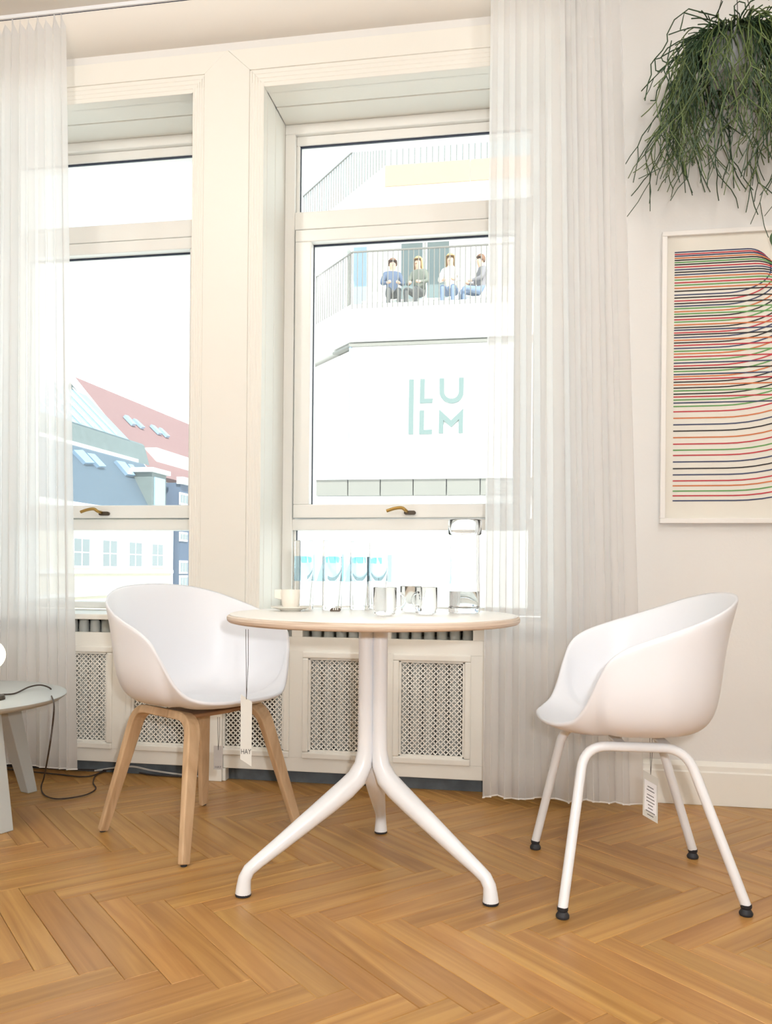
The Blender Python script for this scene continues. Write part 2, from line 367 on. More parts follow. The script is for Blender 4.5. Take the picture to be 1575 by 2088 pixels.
# right hand baseboard with a moulded top
struct('baseboard_front', MB().prism([(.20, YR - .022, 0), (.20, YR - .022, .118), (.20, YR - .016, .122), (.20, YR - .016, .140), (.20, YR - .006, .152), (.20, YR, .156), (.20, YR, 0)], (X1 - .2, 0, 0)), M['trim'], bevel=.001)
struct('baseboard_left', B(X0, -2.49, YR - .022, YR, 0, .15), M['trim'])

# ------------------------------------------------------------------ parquet, herringbone
PW, PN = .0714, 7
XO, YO = -.600 - (7) * .0714 / math.sqrt(2), 1.94
r2 = math.sqrt(.5)
def plank_mesh():
    L_, W_, g = PW * PN - .0009, PW - .0009, .0012
    mb = MB(); z0, z1, z2 = -.0125, -.0011, 0.0
    a, b = L_ / 2, W_ / 2
    vs = [(-a, -b, z0), (a, -b, z0), (a, b, z0), (-a, b, z0), (-a, -b, z1), (a, -b, z1), (a, b, z1), (-a, b, z1), (-a + g, -b + g, z2), (a - g, -b + g, z2), (a - g, b - g, z2), (-a + g, b - g, z2)]
    fs = [[0, 3, 2, 1]] + [[i, (i + 1) % 4, (i + 1) % 4 + 4, i + 4] for i in range(4)] + [[4 + i, 4 + (i + 1) % 4, 8 + (i + 1) % 4, 8 + i] for i in range(4)] + [[8, 9, 10, 11]]
    me = bpy.data.meshes.new('plank'); me.from_pydata(vs, [], fs); me.update(); me.materials.append(M['plank']); return me
pm = plank_mesh()
cand = []
def pq(p, q): return (XO + (p + q) * PW * r2, YO + (q - p) * PW * r2)
for q in range(-110, 110):
    for m_ in range(-9, 10):
        p0 = q + 2 * PN * m_; cand.append((*pq(p0 + PN / 2, q + .5), -PI / 4))
        q0 = q - 2 * PN + 1 + 2 * PN * m_; cand.append((*pq(q + .5, q0 + PN / 2), PI / 4))
half = PW * PN / 2 * r2 + PW / 2 * r2
inroom = [c for c in cand if X0 + half < c[0] < X1 - half and YB + half < c[1] < 3.36]
def vis(x, y):
    xc = x * _c + y * _s; zc = -x * _s + y * _c
    if zc < 1.3 or y > 3.22: return 9
    return abs(xc / zc - .0) / .53 if abs(xc / zc) > .53 else (zc - 1.3) * .01
inroom.sort(key=lambda c: vis(c[0], c[1]))
for i, (x, y, a) in enumerate(inroom[:295]):
    o = bpy.data.objects.new('plank', pm); COL.objects.link(o); o.parent = floor
    o.location = (x, y, random.uniform(-.0006, 0)); o.rotation_euler = (random.uniform(-.0012, .0012), 0, a + (PI if random.random() < .5 else 0))
far = MB()
for (x, y, a) in inroom[295:]:
    ca, sa = math.cos(a), math.sin(a)
    far.add([(x + v.co.x * ca - v.co.y * sa, y + v.co.x * sa + v.co.y * ca, v.co.z) for v in pm.vertices], [list(p.vertices) for p in pm.polygons])
fo = far.build('outer_planks', M['plank'], floor, kind='stuff')

# ------------------------------------------------------------------ radiator covers
def grille_mesh(w, h, pitch):
    """staggered diamonds, each pierced by a quatrefoil"""
    mb = MB(); hp = pitch / 2; nx, nz = int(w / hp), int(h / hp)
    px_, pz_ = w / nx * 1.0, h / nz
    for i in range(nx + 1):
        for k in range(nz + 1):
            if (i + k) % 2: continue
            cx, cz = i * px_, k * pz_
            outer = []; inner = []
            for j in range(16):
                a = 2 * PI * j / 16
                ca, sa = math.cos(a), math.sin(a); t = 1 / (abs(ca) + abs(sa))
                r = (.54 + .21 * math.cos(4 * a))
                outer.append((cx + ca * t * px_, 0, cz + sa * t * pz_)); inner.append((cx + ca * r * px_, 0, cz + sa * r * pz_))
            cl = lambda p, y: (min(max(p[0], 0), w), y, min(max(p[2], 0), h))
            if i in (0, nx) or k in (0, nz):
                outer = [cl(p, 0) for p in outer]; inner = [cl(p, 0) for p in inner]
            vs = outer + inner + [(p[0], .004, p[2]) for p in inner]
            fs = [[j, (j + 1) % 16, 16 + (j + 1) % 16, 16 + j] for j in range(16)] + [[16 + j, 16 + (j + 1) % 16, 32 + (j + 1) % 16, 32 + j] for j in range(16)]
            mb.add(vs, fs)
    return mb
GW, GH, GX, GZ = .250, .366, .0195, .130
gm = None
def cover(label, x0, x1, panels, post=None):
    global gm
    t = thing('radiator_cover', label, 'radiator cover', ((x0 + x1) / 2, YW, 0), 0, 'white radiator covers under the windows')
    mk = lambda nm, *a, bv=.0015: B(*a).build(nm, M['trim'], t, bevel=bv)
    mk('top_rail', x0, x1, YW, YW + .022, .520, .577); mk('bottom_rail', x0, x1, YW, YW + .022, .052, .106)
    ed = [x0] + [v for p in panels for v in (p - .022, p + GW + .022)] + [x1]
    for k in range(0, len(ed), 2):
        if ed[k + 1] > ed[k]: mk('stile', ed[k], ed[k + 1], YW, YW + .022, .106, .520)
    for p in panels:
        for nm, a in (('moulding', (p - .024, p + GW + .024, YW - .008, YW + .022, GZ + GH, GZ + GH + .026)), ('moulding', (p - .024, p + GW + .024, YW - .008, YW + .022, GZ - .026, GZ)),
                      ('moulding', (p - .024, p, YW - .008, YW + .022, GZ, GZ + GH)), ('moulding', (p + GW, p + GW + .024, YW - .008, YW + .022, GZ, GZ + GH))):
            B(*a).build(nm, M['trim'], t, bevel=.005)
        for a in ((p - .004, p + GW + .004, GZ + GH - .008, GZ + GH + .004), (p - .004, p + GW + .004, GZ - .004, GZ + .008)):
            B(a[0], a[1], YW + .002, YW + .02, a[2], a[3]).build('inner_bead', M['trim'], t, bevel=.002)
        for a in ((p - .004, p + .008), (p + GW - .008, p + GW + .004)):
            B(a[0], a[1], YW + .002, YW + .02, GZ, GZ + GH).build('inner_bead', M['trim'], t, bevel=.002)
        if gm is None:
            o = grille_mesh(GW, GH, GX).build('grille', M['trim'], t, local=True); gm = o.data
        else:
            o = bpy.data.objects.new('grille', gm); COL.objects.link(o); o.parent = t
        o.location = Vector((p, YW + .012, GZ)) - t.location
        WM[o.name] = WM[t.name]
    if post:
        mk('post', post[0], post[1], YW - .012, YW + .03, 0, .628); mk('post_return', post[1], post[1] + .012, YW + .0, YW + .08, 0, .05)
    for p in [panels[0] - .05] + [q + GW + .052 for q in panels]:
        mk('spacer_block', max(x0, p - .022), min(x1, p + .022), YW + .002, YW + .03, .577, .629)
    return t
cover('white radiator cover with pierced grilles behind the wooden legged chair', -2.49, -1.256, [-2.295, -1.932, -1.575])
cover('long white radiator cover with pierced grilles behind the round table', -1.184, .20, [-1.188 + .0, -.838, -.481, -.122], (-1.255, -1.186))
struct('trim_4', B(-2.49, .14, 3.19, 3.215, 0, .075), M['stone'])                     # dark stone plinth under the radiators
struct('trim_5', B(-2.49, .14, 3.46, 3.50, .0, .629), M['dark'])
def radiator(label, x0, x1):
    t = thing('radiator', label, 'radiator', ((x0 + x1) / 2, 3.265, 0), 0, 'radiators behind the covers')
    n = int((x1 - x0) / .05); me = None
    for k in range(n):
        cx = x0 + .025 + k * .05
        if me is None:
            mb = MB()
            for y in (-.042, .042): mb.tube([(0, y, .12), (0, y, .145), (0, y, .60), (0, y, .618), (0, y, .625)], [.012, .021, .021, .019, .010], 8)
            mb.box(-.012, .012, -.042, .042, .13, .16).box(-.012, .012, -.042, .042, .55, .58)
            o = mb.build('column', M['radiator'], t, local=True, smooth=60); me = o.data
        else:
            o = bpy.data.objects.new('column', me); COL.objects.link(o); o.parent = t
        o.location = (cx - (x0 + x1) / 2, 0, 0)
    MB().tube([(x0, 3.265, .145), (x1, 3.265, .145)], .016, 8).build('pipe', M['radiator'], t)
    MB().tube([(x0, 3.265, .565), (x1, 3.265, .565)], .016, 8).build('pipe', M['radiator'], t)
    for x in (x0 + .1, x1 - .1): B(x - .01, x + .01, 3.23, 3.30, 0, .13).build('foot', M['radiator'], t)
radiator('grey column radiator inside the cover behind the wooden legged chair', -2.30, -1.42)
radiator('grey column radiator inside the long cover behind the round table', -1.0, .0)

# ------------------------------------------------------------------ round table
TX, TY = -.418, 2.265
tb = thing('round_table', 'round white table with plywood edge on a white three legged base', 'table', (TX, TY, 0))
top = MB().lathe([(0, .7195), (.389, .7195), (.393, .7185), (.393, .7165), (0, .7165)], n=96).build('table_top', M['laminate'], tb, local=True, smooth=30)
MB().lathe([(0, .7164), (.3935, .7164), (.3985, .7135), (.400, .708), (.3985, .702), (.394, .6975), (.385, .6955), (0, .6955)], n=96).build('plywood_edge', M['ply'], tb, local=True, smooth=40)
def table_leg(ang):
    path = fillet([(.0225, .690), (.0225, .315), (.340, .082), (.366, .003)], 0, 1)
    P = [(.0225, .672), (.0225, .60), (.0225, .5), (.0225, .40), (.0225, .345), (.028, .305), (.047, .270), (.080, .243), (.13, .209), (.20, .163), (.27, .117), (.325, .082), (.350, .064), (.361, .045), (.364, .025), (.365, .006)]
    R = [.0205, .0205, .0205, .0205, .0215, .0245, .028, .0285, .027, .0235, .020, .0172, .0165, .0168, .0185, .0205]
    ca, sa = math.cos(ang), math.sin(ang)
    lg = MB().tube([(r * ca, r * sa, z) for r, z in P], R, 20).build('leg', M['whitemetal'], tb, local=True, smooth=50)
    MB().lathe([(0, 0), (.0195, 0), (.0205, .002), (.0205, .0065), (0, .0065)], (.365 * ca, .365 * sa, 0), 20).build('foot_pad', M['rubber'], lg, local=True)
    # upper bracket curving out beneath the top
    Q = [(.0225, .672), (.0228, .682), (.028, .688), (.045, .692), (.11, .694)]
    MB().frame([(r * ca, r * sa, z) for r, z in spline([(a, 0, b) for a, b in Q], 4) for r, z in [(0, 0)]] if False else [(v.x * ca, v.x * sa, v.z) for v in spline([(a, 0, b) for a, b in Q], 4)],
               .040, .014, (-sa, ca, 0)).build('bracket', M['whitemetal'], lg, local=True, bevel=.003)
    MB().tube([(.0225 * ca, .0225 * sa, .6685), (.0225 * ca, .0225 * sa, .6955)], .021, 20).build('collar', M['whitemetal'], lg, local=True, smooth=50)
for a in (216, -24, 96): table_leg(math.radians(a))

# ------------------------------------------------------------------ tub chairs
def shell_obj(parent):
    halfp = [(0, .258, .446), (.085, .251, .447), (.150, .226, .452), (.196, .194, .472), (.228, .171, .516), (.252, .150, .575), (.271, .124, .629), (.284, .080, .662), (.288, .012, .688),
             (.279, -.062, .713), (.252, -.132, .739), (.203, -.188, .764), (.122, -.230, .783), (0, -.244, .790)]
    loop = halfp + [(-x, y, z) for x, y, z in halfp[-2:0:-1]]
    rim = spline(loop, 5, True); n = len(rim); C = Vector((0, -.012, 0)); K = 18
    def bern(ps, t):
        ps = list(ps)
        while len(ps) > 1: ps = [(a[0] * (1 - t) + b[0] * t, a[1] * (1 - t) + b[1] * t) for a, b in zip(ps, ps[1:])]
        return ps[0]
    vs = [(C.x, C.y, .430)]; fs = []
    for i, p in enumerate(rim):
        w = min(1, max(0, (p.z - .452) / .17)); w = w * w * (3 - 2 * w)
        bk = min(1, max(0, (-p.y - .02) / .2))
        f0 = [(0, .430), (.35, .424), (.68, .408), (.90, .432), (1, p.z)]
        sd = [(0, .430), (.55, .419), (1.05 - .06 * bk, .398), (.94 - .25 * bk, .55), (1, p.z)]
        ctl = [(a[0] * (1 - w) + b[0] * w, a[1] * (1 - w) + b[1] * w) for a, b in zip(f0, sd)]
        for k in range(1, K + 1):
            fr, z = bern(ctl, k / K)
            vs.append((C.x + (p.x - C.x) * fr, C.y + (p.y - C.y) * fr, z))
    for i in range(n):
        j = (i + 1) % n; a, b = 1 + i * K, 1 + j * K
        fs.append([0, a, b]); fs += [[a + k, a + k + 1, b + k + 1, b + k] for k in range(K - 1)]
    o = MB().add(vs, fs).build('shell', M['shell'], parent, local=True)
    for p in o.data.polygons: p.use_smooth = True
    s = o.modifiers.new('thickness', 'SOLIDIFY'); s.thickness = .011; s.offset = 0; s.use_even_offset = False
    u = o.modifiers.new('soft', 'SUBSURF'); u.levels = 1; u.render_levels = 1
    return o
def hangtag(parent, top_pt, z1, z0, w, yaw, m, slant=0.0, strings=2, text=None, paper=False, lean=0.0):
    """string from top_pt down to a card between z1 and z0"""
    top_pt = Vector(top_pt); dx = Vector((math.cos(yaw), math.sin(yaw), 0)); nr = Vector((math.sin(yaw), -math.cos(yaw), 0))
    c = Vector((top_pt.x, top_pt.y, 0))
    hole = c + Vector((0, 0, z1 - .012))
    pts = [c - dx * w / 2 + Vector((0, 0, z1)), c + dx * w / 2 + Vector((0, 0, z1 - slant)), c + dx * w / 2 + Vector((0, 0, z0 - slant)), c - dx * w / 2 + Vector((0, 0, z0))]
    cardo = MB().prism(pts, nr * -.0008).build('tag_card', m, parent)
    for k in range(strings):
        o = dx * ((k - .5) * .006 if strings > 1 else 0)
        MB().tube([top_pt + o, top_pt * .5 + hole * .5 + o * .8 + dx * .001, hole + nr * .001], .0007, 5).build('tag_string', M['string'], parent)
    mwr = Matrix((tuple(dx) + (0,), (0, 0, 1, 0), tuple(nr) + (0,), (0, 0, 0, 1))).transposed()
    if text:
        cc = c + Vector((0, 0, z0 + (z1 - z0) * text[2] - slant * .5)) + nr * .0006
        textmesh(text[0], text[1], 'lettering', M['ink'], cardo, Matrix.Translation(cc) @ mwr, .0001, text[3] if len(text) > 3 else 1)
    if paper:
        q = [c - dx * w * .40 + Vector((0, 0, z1 - .024)), c + dx * w * .40 + Vector((0, 0, z1 - .024 - slant * .8)), c + dx * w * .40 + Vector((0, 0, z0 + .016 - slant * .8)), c - dx * w * .40 + Vector((0, 0, z0 + .016))]
        pp = MB().prism([v + nr * .0008 for v in q], nr * -.0006).build('paper_slip', M['paper'], cardo)
        rr = random.Random(3)
        for k in range(9):
            zz = z1 - .038 - k * .009 - slant * .5 - (.004 if k > 1 else 0); wl = w * rr.uniform(.16, .34)
            a = c - dx * wl + Vector((0, 0, zz + slant * wl / w)); b = c + dx * wl + Vector((0, 0, zz - slant * wl / w))
            MB().prism([a + nr * .0012, b + nr * .0012, b + nr * .0012 + Vector((0, 0, .0022)), a + nr * .0012 + Vector((0, 0, .0022))], nr * -.0003).build('text_line', M['ink'], cardo)

ch1 = thing('tub_chair', 'white tub chair on four bent oak legs left of the round table', 'chair', (-1.035, 2.53, 0), math.radians(-29.7 - 90), 'white tub chairs at the round table')
shell_obj(ch1)
for sx_ in (-1, 1):
    ft, bt = (sx_ * .225, .228, .004), (sx_ * .200, -.222, .004)
    path = fillet([ft, (sx_ * .135, .148, .396), (sx_ * .125, -.135, .396), bt], .055, 6)
    k = len(path); nrm = Vector((1, 0, .22 * sx_)).normalized()
    taper = [.030] + [.044] * (k - 2) + [.030]; th = [.020] + [.026] * (k - 2) + [.020]
    side = MB().frame(path, taper, th, nrm).build('leg_frame', M['oak'], ch1, local=True, bevel=.004)
    for f in (ft, bt): MB().lathe([(0, 0), (.009, 0), (.009, .005), (0, .005)], (f[0], f[1], 0), 12).build('glide', M['rubber'], side, local=True)
MB().frame([(-.135, .0, .390), (-.06, .0, .386), (.06, .0, .386), (.135, .0, .390)], .17, .012, (0, 1, 0)).build('cross_plate', M['oakdark'], ch1, local=True, bevel=.004)

ch2 = thing('tub_chair', 'white tub chair on white tubular steel legs right of the round table', 'chair', (.287, 2.343, 0), math.radians(186.9 - 90), 'white tub chairs at the round table')
shell_obj(ch2)
for sx_ in (-1, 1):
    ft, bt = (sx_ * .252, .228, .024), (sx_ * .205, -.226, .024)
    path = fillet([ft, (sx_ * .150, .160, .398), (sx_ * .135, -.098, .392), bt], .06, 8)
    side = MB().tube(path, .0125, 14).build('leg_frame', M['whitemetal'], ch2, local=True, smooth=60)
    for f, t_ in ((ft, path[1]), (bt, path[-2])):
        MB().lathe([(0, 0), (.015, 0), (.0165, .003), (.0165, .007), (.011, .016), (.0135, .020), (.0135, .027), (0, .027)], (f[0], f[1], 0), 16).build('foot_glide', M['rubber'], side, local=True, smooth=40)
for yy in (.06, -.055):
    MB().frame([(-.142, yy, .393), (-.07, yy, .398), (.07, yy, .398), (.142, yy, .393)], .028, .007, (0, 1, 0)).build('cross_strut', M['whitemetal'], ch2, local=True, bevel=.002)
hangtag(ch2, atd(1328, 1503, 2.28), .836 - (1585 - 1170) / 745 + .02, .836 - (1662 - 1170) / 745, .040, math.radians(2), M['card'], .022, 2, None, True)
p = atd(446, 1462, 2.46)
hangtag(ch1, p, atd(446, 1521, 2.46).z, atd(446, 1569, 2.46).z, .027, math.radians(8), M['greycard'], .0, 2, ('HAY', .010, .10))
p = onZ(504, 1283, .697)
hangtag(tb, p, p.z - .153, p.z - .305, .0265, math.radians(10), M['card'], .018, 2, ('HAY', .017, .17, .72))

# ------------------------------------------------------------------ things on the table
ZT = .7195
def cup():
    p = onZ(593, 1246, ZT); sc = thing('saucer', 'cream saucer under the small cup on the round table', 'saucer', (p.x, p.y, ZT))
    MB().lathe([(0, .0), (.028, .0), (.030, .003), (.0575, .0115), (.0575, .0135), (.029, .006), (0, .005)], n=40).build('dish', M['china'], sc, local=True, smooth=40)
    c = thing('espresso_cup', 'small cream cup with a flat square handle standing on the saucer', 'cup', (p.x, p.y, ZT + .0062), math.radians(9))
    MB().lathe([(0, 0), (.0205, 0), (.0225, .004), (.0255, .018), (.0272, .036), (.0275, .0555), (.0262, .0555), (.0255, .036), (.0225, .010), (0, .006)], n=36).build('body', M['china'], c, local=True, smooth=40)
    MB().prism([(-.0255, -.0025, .056), (-.0470, -.0025, .056), (-.0470, -.0025, .031), (-.0255, -.0025, .026)], (0, .005, 0)).build('handle', M['china'], c, local=True, bevel=.0015)
cup()
def mug(px, py, rz, label):
    p = onZ(px, py - 3, ZT); t = thing('glass_mug', label, 'glass mug', (p.x, p.y, ZT + .0005), rz, 'clear glass mugs on the round table')
    r, h = .0305, .074
    MB().lathe([(0, 0), (r * .62, 0), (r * .9, .006), (r, .018), (r, h), (r - .0016, h + .0008), (r - .0024, h), (r - .0024, .019), (r * .80, .0095), (0, .0085)], n=36).build('body', M['glass'], t, local=True, smooth=50)
    MB().tube([(r - .001, 0, .060)] + [(r + .004 + .019 * math.sin(a), 0, .041 + .019 * math.cos(a)) for a in [k * PI / 8 for k in range(9)]] + [(r - .001, 0, .022)], .0034, 10).build('handle', M['glass'], t, local=True, smooth=50)
mug(785, 1259, .35, 'clear glass mug nearest the middle of the round table')
mug(869, 1257, -2.2, 'clear glass mug between the other mug and the carafe')
mug(838, 1252, .9, 'clear glass mug standing behind the two front mugs')
def carafe():
    p = onZ(947, 1250, ZT); t = thing('glass_carafe', 'tall clear glass carafe with a little water on the round table', 'carafe', (p.x, p.y, ZT + .0005))
    MB().lathe([(0, 0), (.040, 0), (.0445, .004), (.0450, .012), (.0445, .06), (.0425, .14), (.0415, .225), (.0435, .262), (.0428, .2635), (.0412, .262), (.0392, .225), (.0402, .14), (.0422, .06), (.0425, .018), (.036, .013), (0, .012)], n=48).build('body', M['glass'], t, local=True, smooth=50)
    MB().lathe([(0, .0126), (.0355, .0134), (.0420, .0183), (.0421, .06), (.0415, .0615), (0, .061)], n=48).build('water', M['water'], t, local=True, smooth=50)
    MB().lathe([(.0446, .222), (.0470, .224), (.0475, .262), (.0450, .264), (.0440, .262)], n=48, closed=True).build('collar', M['glass'], t, local=True, smooth=50)
carafe()
for px, py, nm in ((619, 1243, 'leftmost tall clear glass with the refracted blue view coloured on, behind the cup'), (677, 1244, 'tall clear glass with the refracted blue view coloured on, second from the cup'),
                   (733, 1243, 'tall clear glass with the refracted blue view coloured on, third from the cup'), (771, 1241, 'tall clear glass with the refracted blue view coloured on, just left of the glass mugs')):
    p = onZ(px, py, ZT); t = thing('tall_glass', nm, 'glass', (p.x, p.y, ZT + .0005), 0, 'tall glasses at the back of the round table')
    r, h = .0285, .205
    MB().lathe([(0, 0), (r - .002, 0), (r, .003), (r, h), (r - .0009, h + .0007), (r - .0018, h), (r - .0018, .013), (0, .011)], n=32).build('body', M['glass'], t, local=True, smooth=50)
    MB().lathe([(r + .0002, .086), (r + .0009, .087), (r + .0009, .158), (r + .0002, .159)], n=32, closed=True).build('refracted_band', M['refractglass'], t, local=True, smooth=50)  # pale blue sleeve: refracted view of outside put into the colour
p = onZ(684, 1246.5, ZT); t = thing('metal_clip', 'small dark ribbed metal clip lying on the white table top', 'clip', (p.x, p.y, ZT), .1)
MB().prism([(-.015, -.006, 0), (.012, -.006, 0), (.016, -.006, .004), (.014, -.006, .009), (-.009, -.006, .010), (-.015, -.006, .005)], (0, .014, 0)).build('body', M['bronze'], t, local=True, bevel=.001)
for k in range(3): B(-.006 + k * .006, -.003 + k * .006, -.0068, .0085, .004, .0108).build('rib', M['whitecable'], t, local=True)

# ------------------------------------------------------------------ curtains
def curtain(label, xt0, xt1, xb0, xb1, yc, z0, z1, waves, seed, hemz, flare=1.0):
    rr = random.Random(seed)
    t = thing('sheer_curtain', label, 'curtain', ((xb0 + xb1) / 2, yc, z0), 0, 'white sheer curtains')
    NX, NZ = waves * 14, 26; ph = [rr.uniform(-1.1, 1.1) for _ in range(waves + 2)]; am = [rr.uniform(.35, 1.3) for _ in range(waves + 2)]; hz = [rr.uniform(-.006, .006) for _ in range(waves + 2)]
    def pt(i, k):
        s = i / NX; v = k / NZ                      # v 0 bottom .. 1 top
        w = s * waves; j = int(w); fr = w - j; fr = fr * fr * (3 - 2 * fr)
        lerp = lambda L: L[j] * (1 - fr) + L[j + 1] * fr
        ang = 2 * PI * w + lerp(ph) * 1.3 * (1 - .4 * v)
        A = (.032 * (1 - v) + .015 * v) * lerp(am)
        xa = xb0 * (1 - v) + xt0 * v; xb = xb1 * (1 - v) + xt1 * v
        x = xa + (xb - xa) * s + (.30 * (xb - xa) / waves * .5) * math.sin(2 * ang) * (.9 - .5 * v)
        zb = z0 + lerp(hz) - .004 * math.sin(ang)
        return Vector((x, yc + A * math.sin(ang), zb + (z1 - zb) * v))
    vs = [pt(i, k) for i in range(NX + 1) for k in range(NZ + 1)]
    fs = [[i * (NZ + 1) + k, (i + 1) * (NZ + 1) + k, (i + 1) * (NZ + 1) + k + 1, i * (NZ + 1) + k + 1] for i in range(NX) for k in range(NZ)]
    fab = MB().add(vs, fs).build('fabric', M['curtain'], t, smooth=180)
    MB().tube([pt(i, 0) for i in range(NX + 1)], .0028, 5).build('hem', M['hem'], fab)
    h2 = MB()
    tp = [pt(i, NZ) for i in range(NX + 1)]
    h2.add([v + Vector((0, -.001, 0)) for v in tp] + [v + Vector((0, -.001, -.055)) for v in tp], [[i, i + 1, i + 2 + NX, i + 1 + NX] for i in range(NX)])
    h2.build('header_tape', M['curtain'], fab, smooth=180)
    return t
curtain('white sheer floor length curtain between the right window and the framed print', -.150, .300, -.158, .408, 3.02, .030, 3.035, 11, 5, 0)
curtain('white sheer floor length curtain at the far left edge behind the side table', -2.30, -1.835, -2.34, -1.768, 3.05, .045, 3.035, 13, 11, 0)
cr = thing('curtain_track', 'thin white curtain track running along the ceiling in front of the windows', 'curtain track', (-.9, 3.045, 3.03))
B(-3.2, 1.6, 3.033, 3.057, 3.036, 3.05).build('rail', M['whitemetal'], cr); B(-3.2, 1.6, 3.041, 3.049, 3.034, 3.037).build('slot', M['gasket'], cr)

# ------------------------------------------------------------------ framed print
PX0, PX1, PZ0, PZ1 = .474, 1.232, 1.020, 2.084
po = thing('framed_print', 'framed print of looping coloured lines hanging on the right wall', 'picture', ((PX0 + PX1) / 2, YR - .015, PZ0))
for a in ((PX0, PX1, PZ1 - .018, PZ1), (PX0, PX1, PZ0, PZ0 + .018), (PX0, PX0 + .018, PZ0 + .018, PZ1 - .018), (PX1 - .018, PX1, PZ0 + .018, PZ1 - .018)):
    B(a[0], a[1], YR - .028, YR - .001, a[2], a[3]).build('frame_bar', M['posterframe'], po, bevel=.002)
sheet = B(PX0 + .016, PX1 - .016, YR - .014, YR - .004, PZ0 + .016, PZ1 - .016).build('print_sheet', M['posterpaper'], po)
LP = [(283, 552, 'n'), (296, 589, 'r'), (307, 623, 'n'), (320, 657, 'o'), (333, 689, 'k'), (347, 722, 'g'), (361, 758, 'k'), (377, 790, 'r'), (393, 820, 'n'), (409, 853, 'k'), (425, 888, 'n'), (441, 923, 'o'), (457, 961, 'g'), (475, 999, 'r'), (491, 1033, 'g'), (509, 1066, 'o'), (528, 1100, 'k'),
      (570, 1137, 'k'), (606, 1175, 'k'), (638, 1212, 'g'), (672, 1253, 'g'), (707, 1286, 'r'), (741, 1327, 'o'), (773, 1368, 'n'), (803, 1408, 'k'), (837, 1449, 'o'), (870, 1490, 'r'), (906, 1528, 'g'), (942, 1561, 'r'), (980, 1602, 'n'), (1016, 1644, 'k'), (1052, 1683, 'n'), (1082, 1721, 'r'), (1118, 1752, 'o'), (1155, 1785, 'g'), (1193, 1815, 'r'), (1231, 1846, 'n')]
for j, (ya, yb, c) in enumerate(LP):
    za, zb = 2.009 - (ya - 283) * .0005797, 2.009 - (yb - 283) * .0005797
    r = (za - zb) / 2; xe = min(.772 + r * 1.0 + .004 * j, 1.185); xs = xe - r * 1.02
    path = [(.519, za)] + [(.519 + (xs - .519) * k / 6, za) for k in range(1, 6)]
    path += [(xs + (xe - xs) * math.sin(a), (za + zb) / 2 + r * math.cos(a)) for a in [k * PI / 2 / 10 for k in range(11)]]
    xl = max(.56, xs - r * 1.0)
    path += [(xl + (xe - xl) * math.sin(a), (za + zb) / 2 + r * math.cos(a)) for a in [PI / 2 + k * PI / 2 / 12 for k in range(1, 13)]] + [(.519, zb)]
    mb = MB(); vs = []; w = .0023; yy = YR - .0146 - j * .00002
    for i, (x, z) in enumerate(path):
        a, b = path[max(0, i - 1)], path[min(len(path) - 1, i + 1)]; d = Vector((b[0] - a[0], b[1] - a[1])).normalized()
        vs += [(x - d.y * w, yy, z + d.x * w), (x + d.y * w, yy, z - d.x * w)]
    mb.add(vs, [[2 * i, 2 * i + 1, 2 * i + 3, 2 * i + 2] for i in range(len(path) - 1)]).build('printed_line', INK[c], sheet)

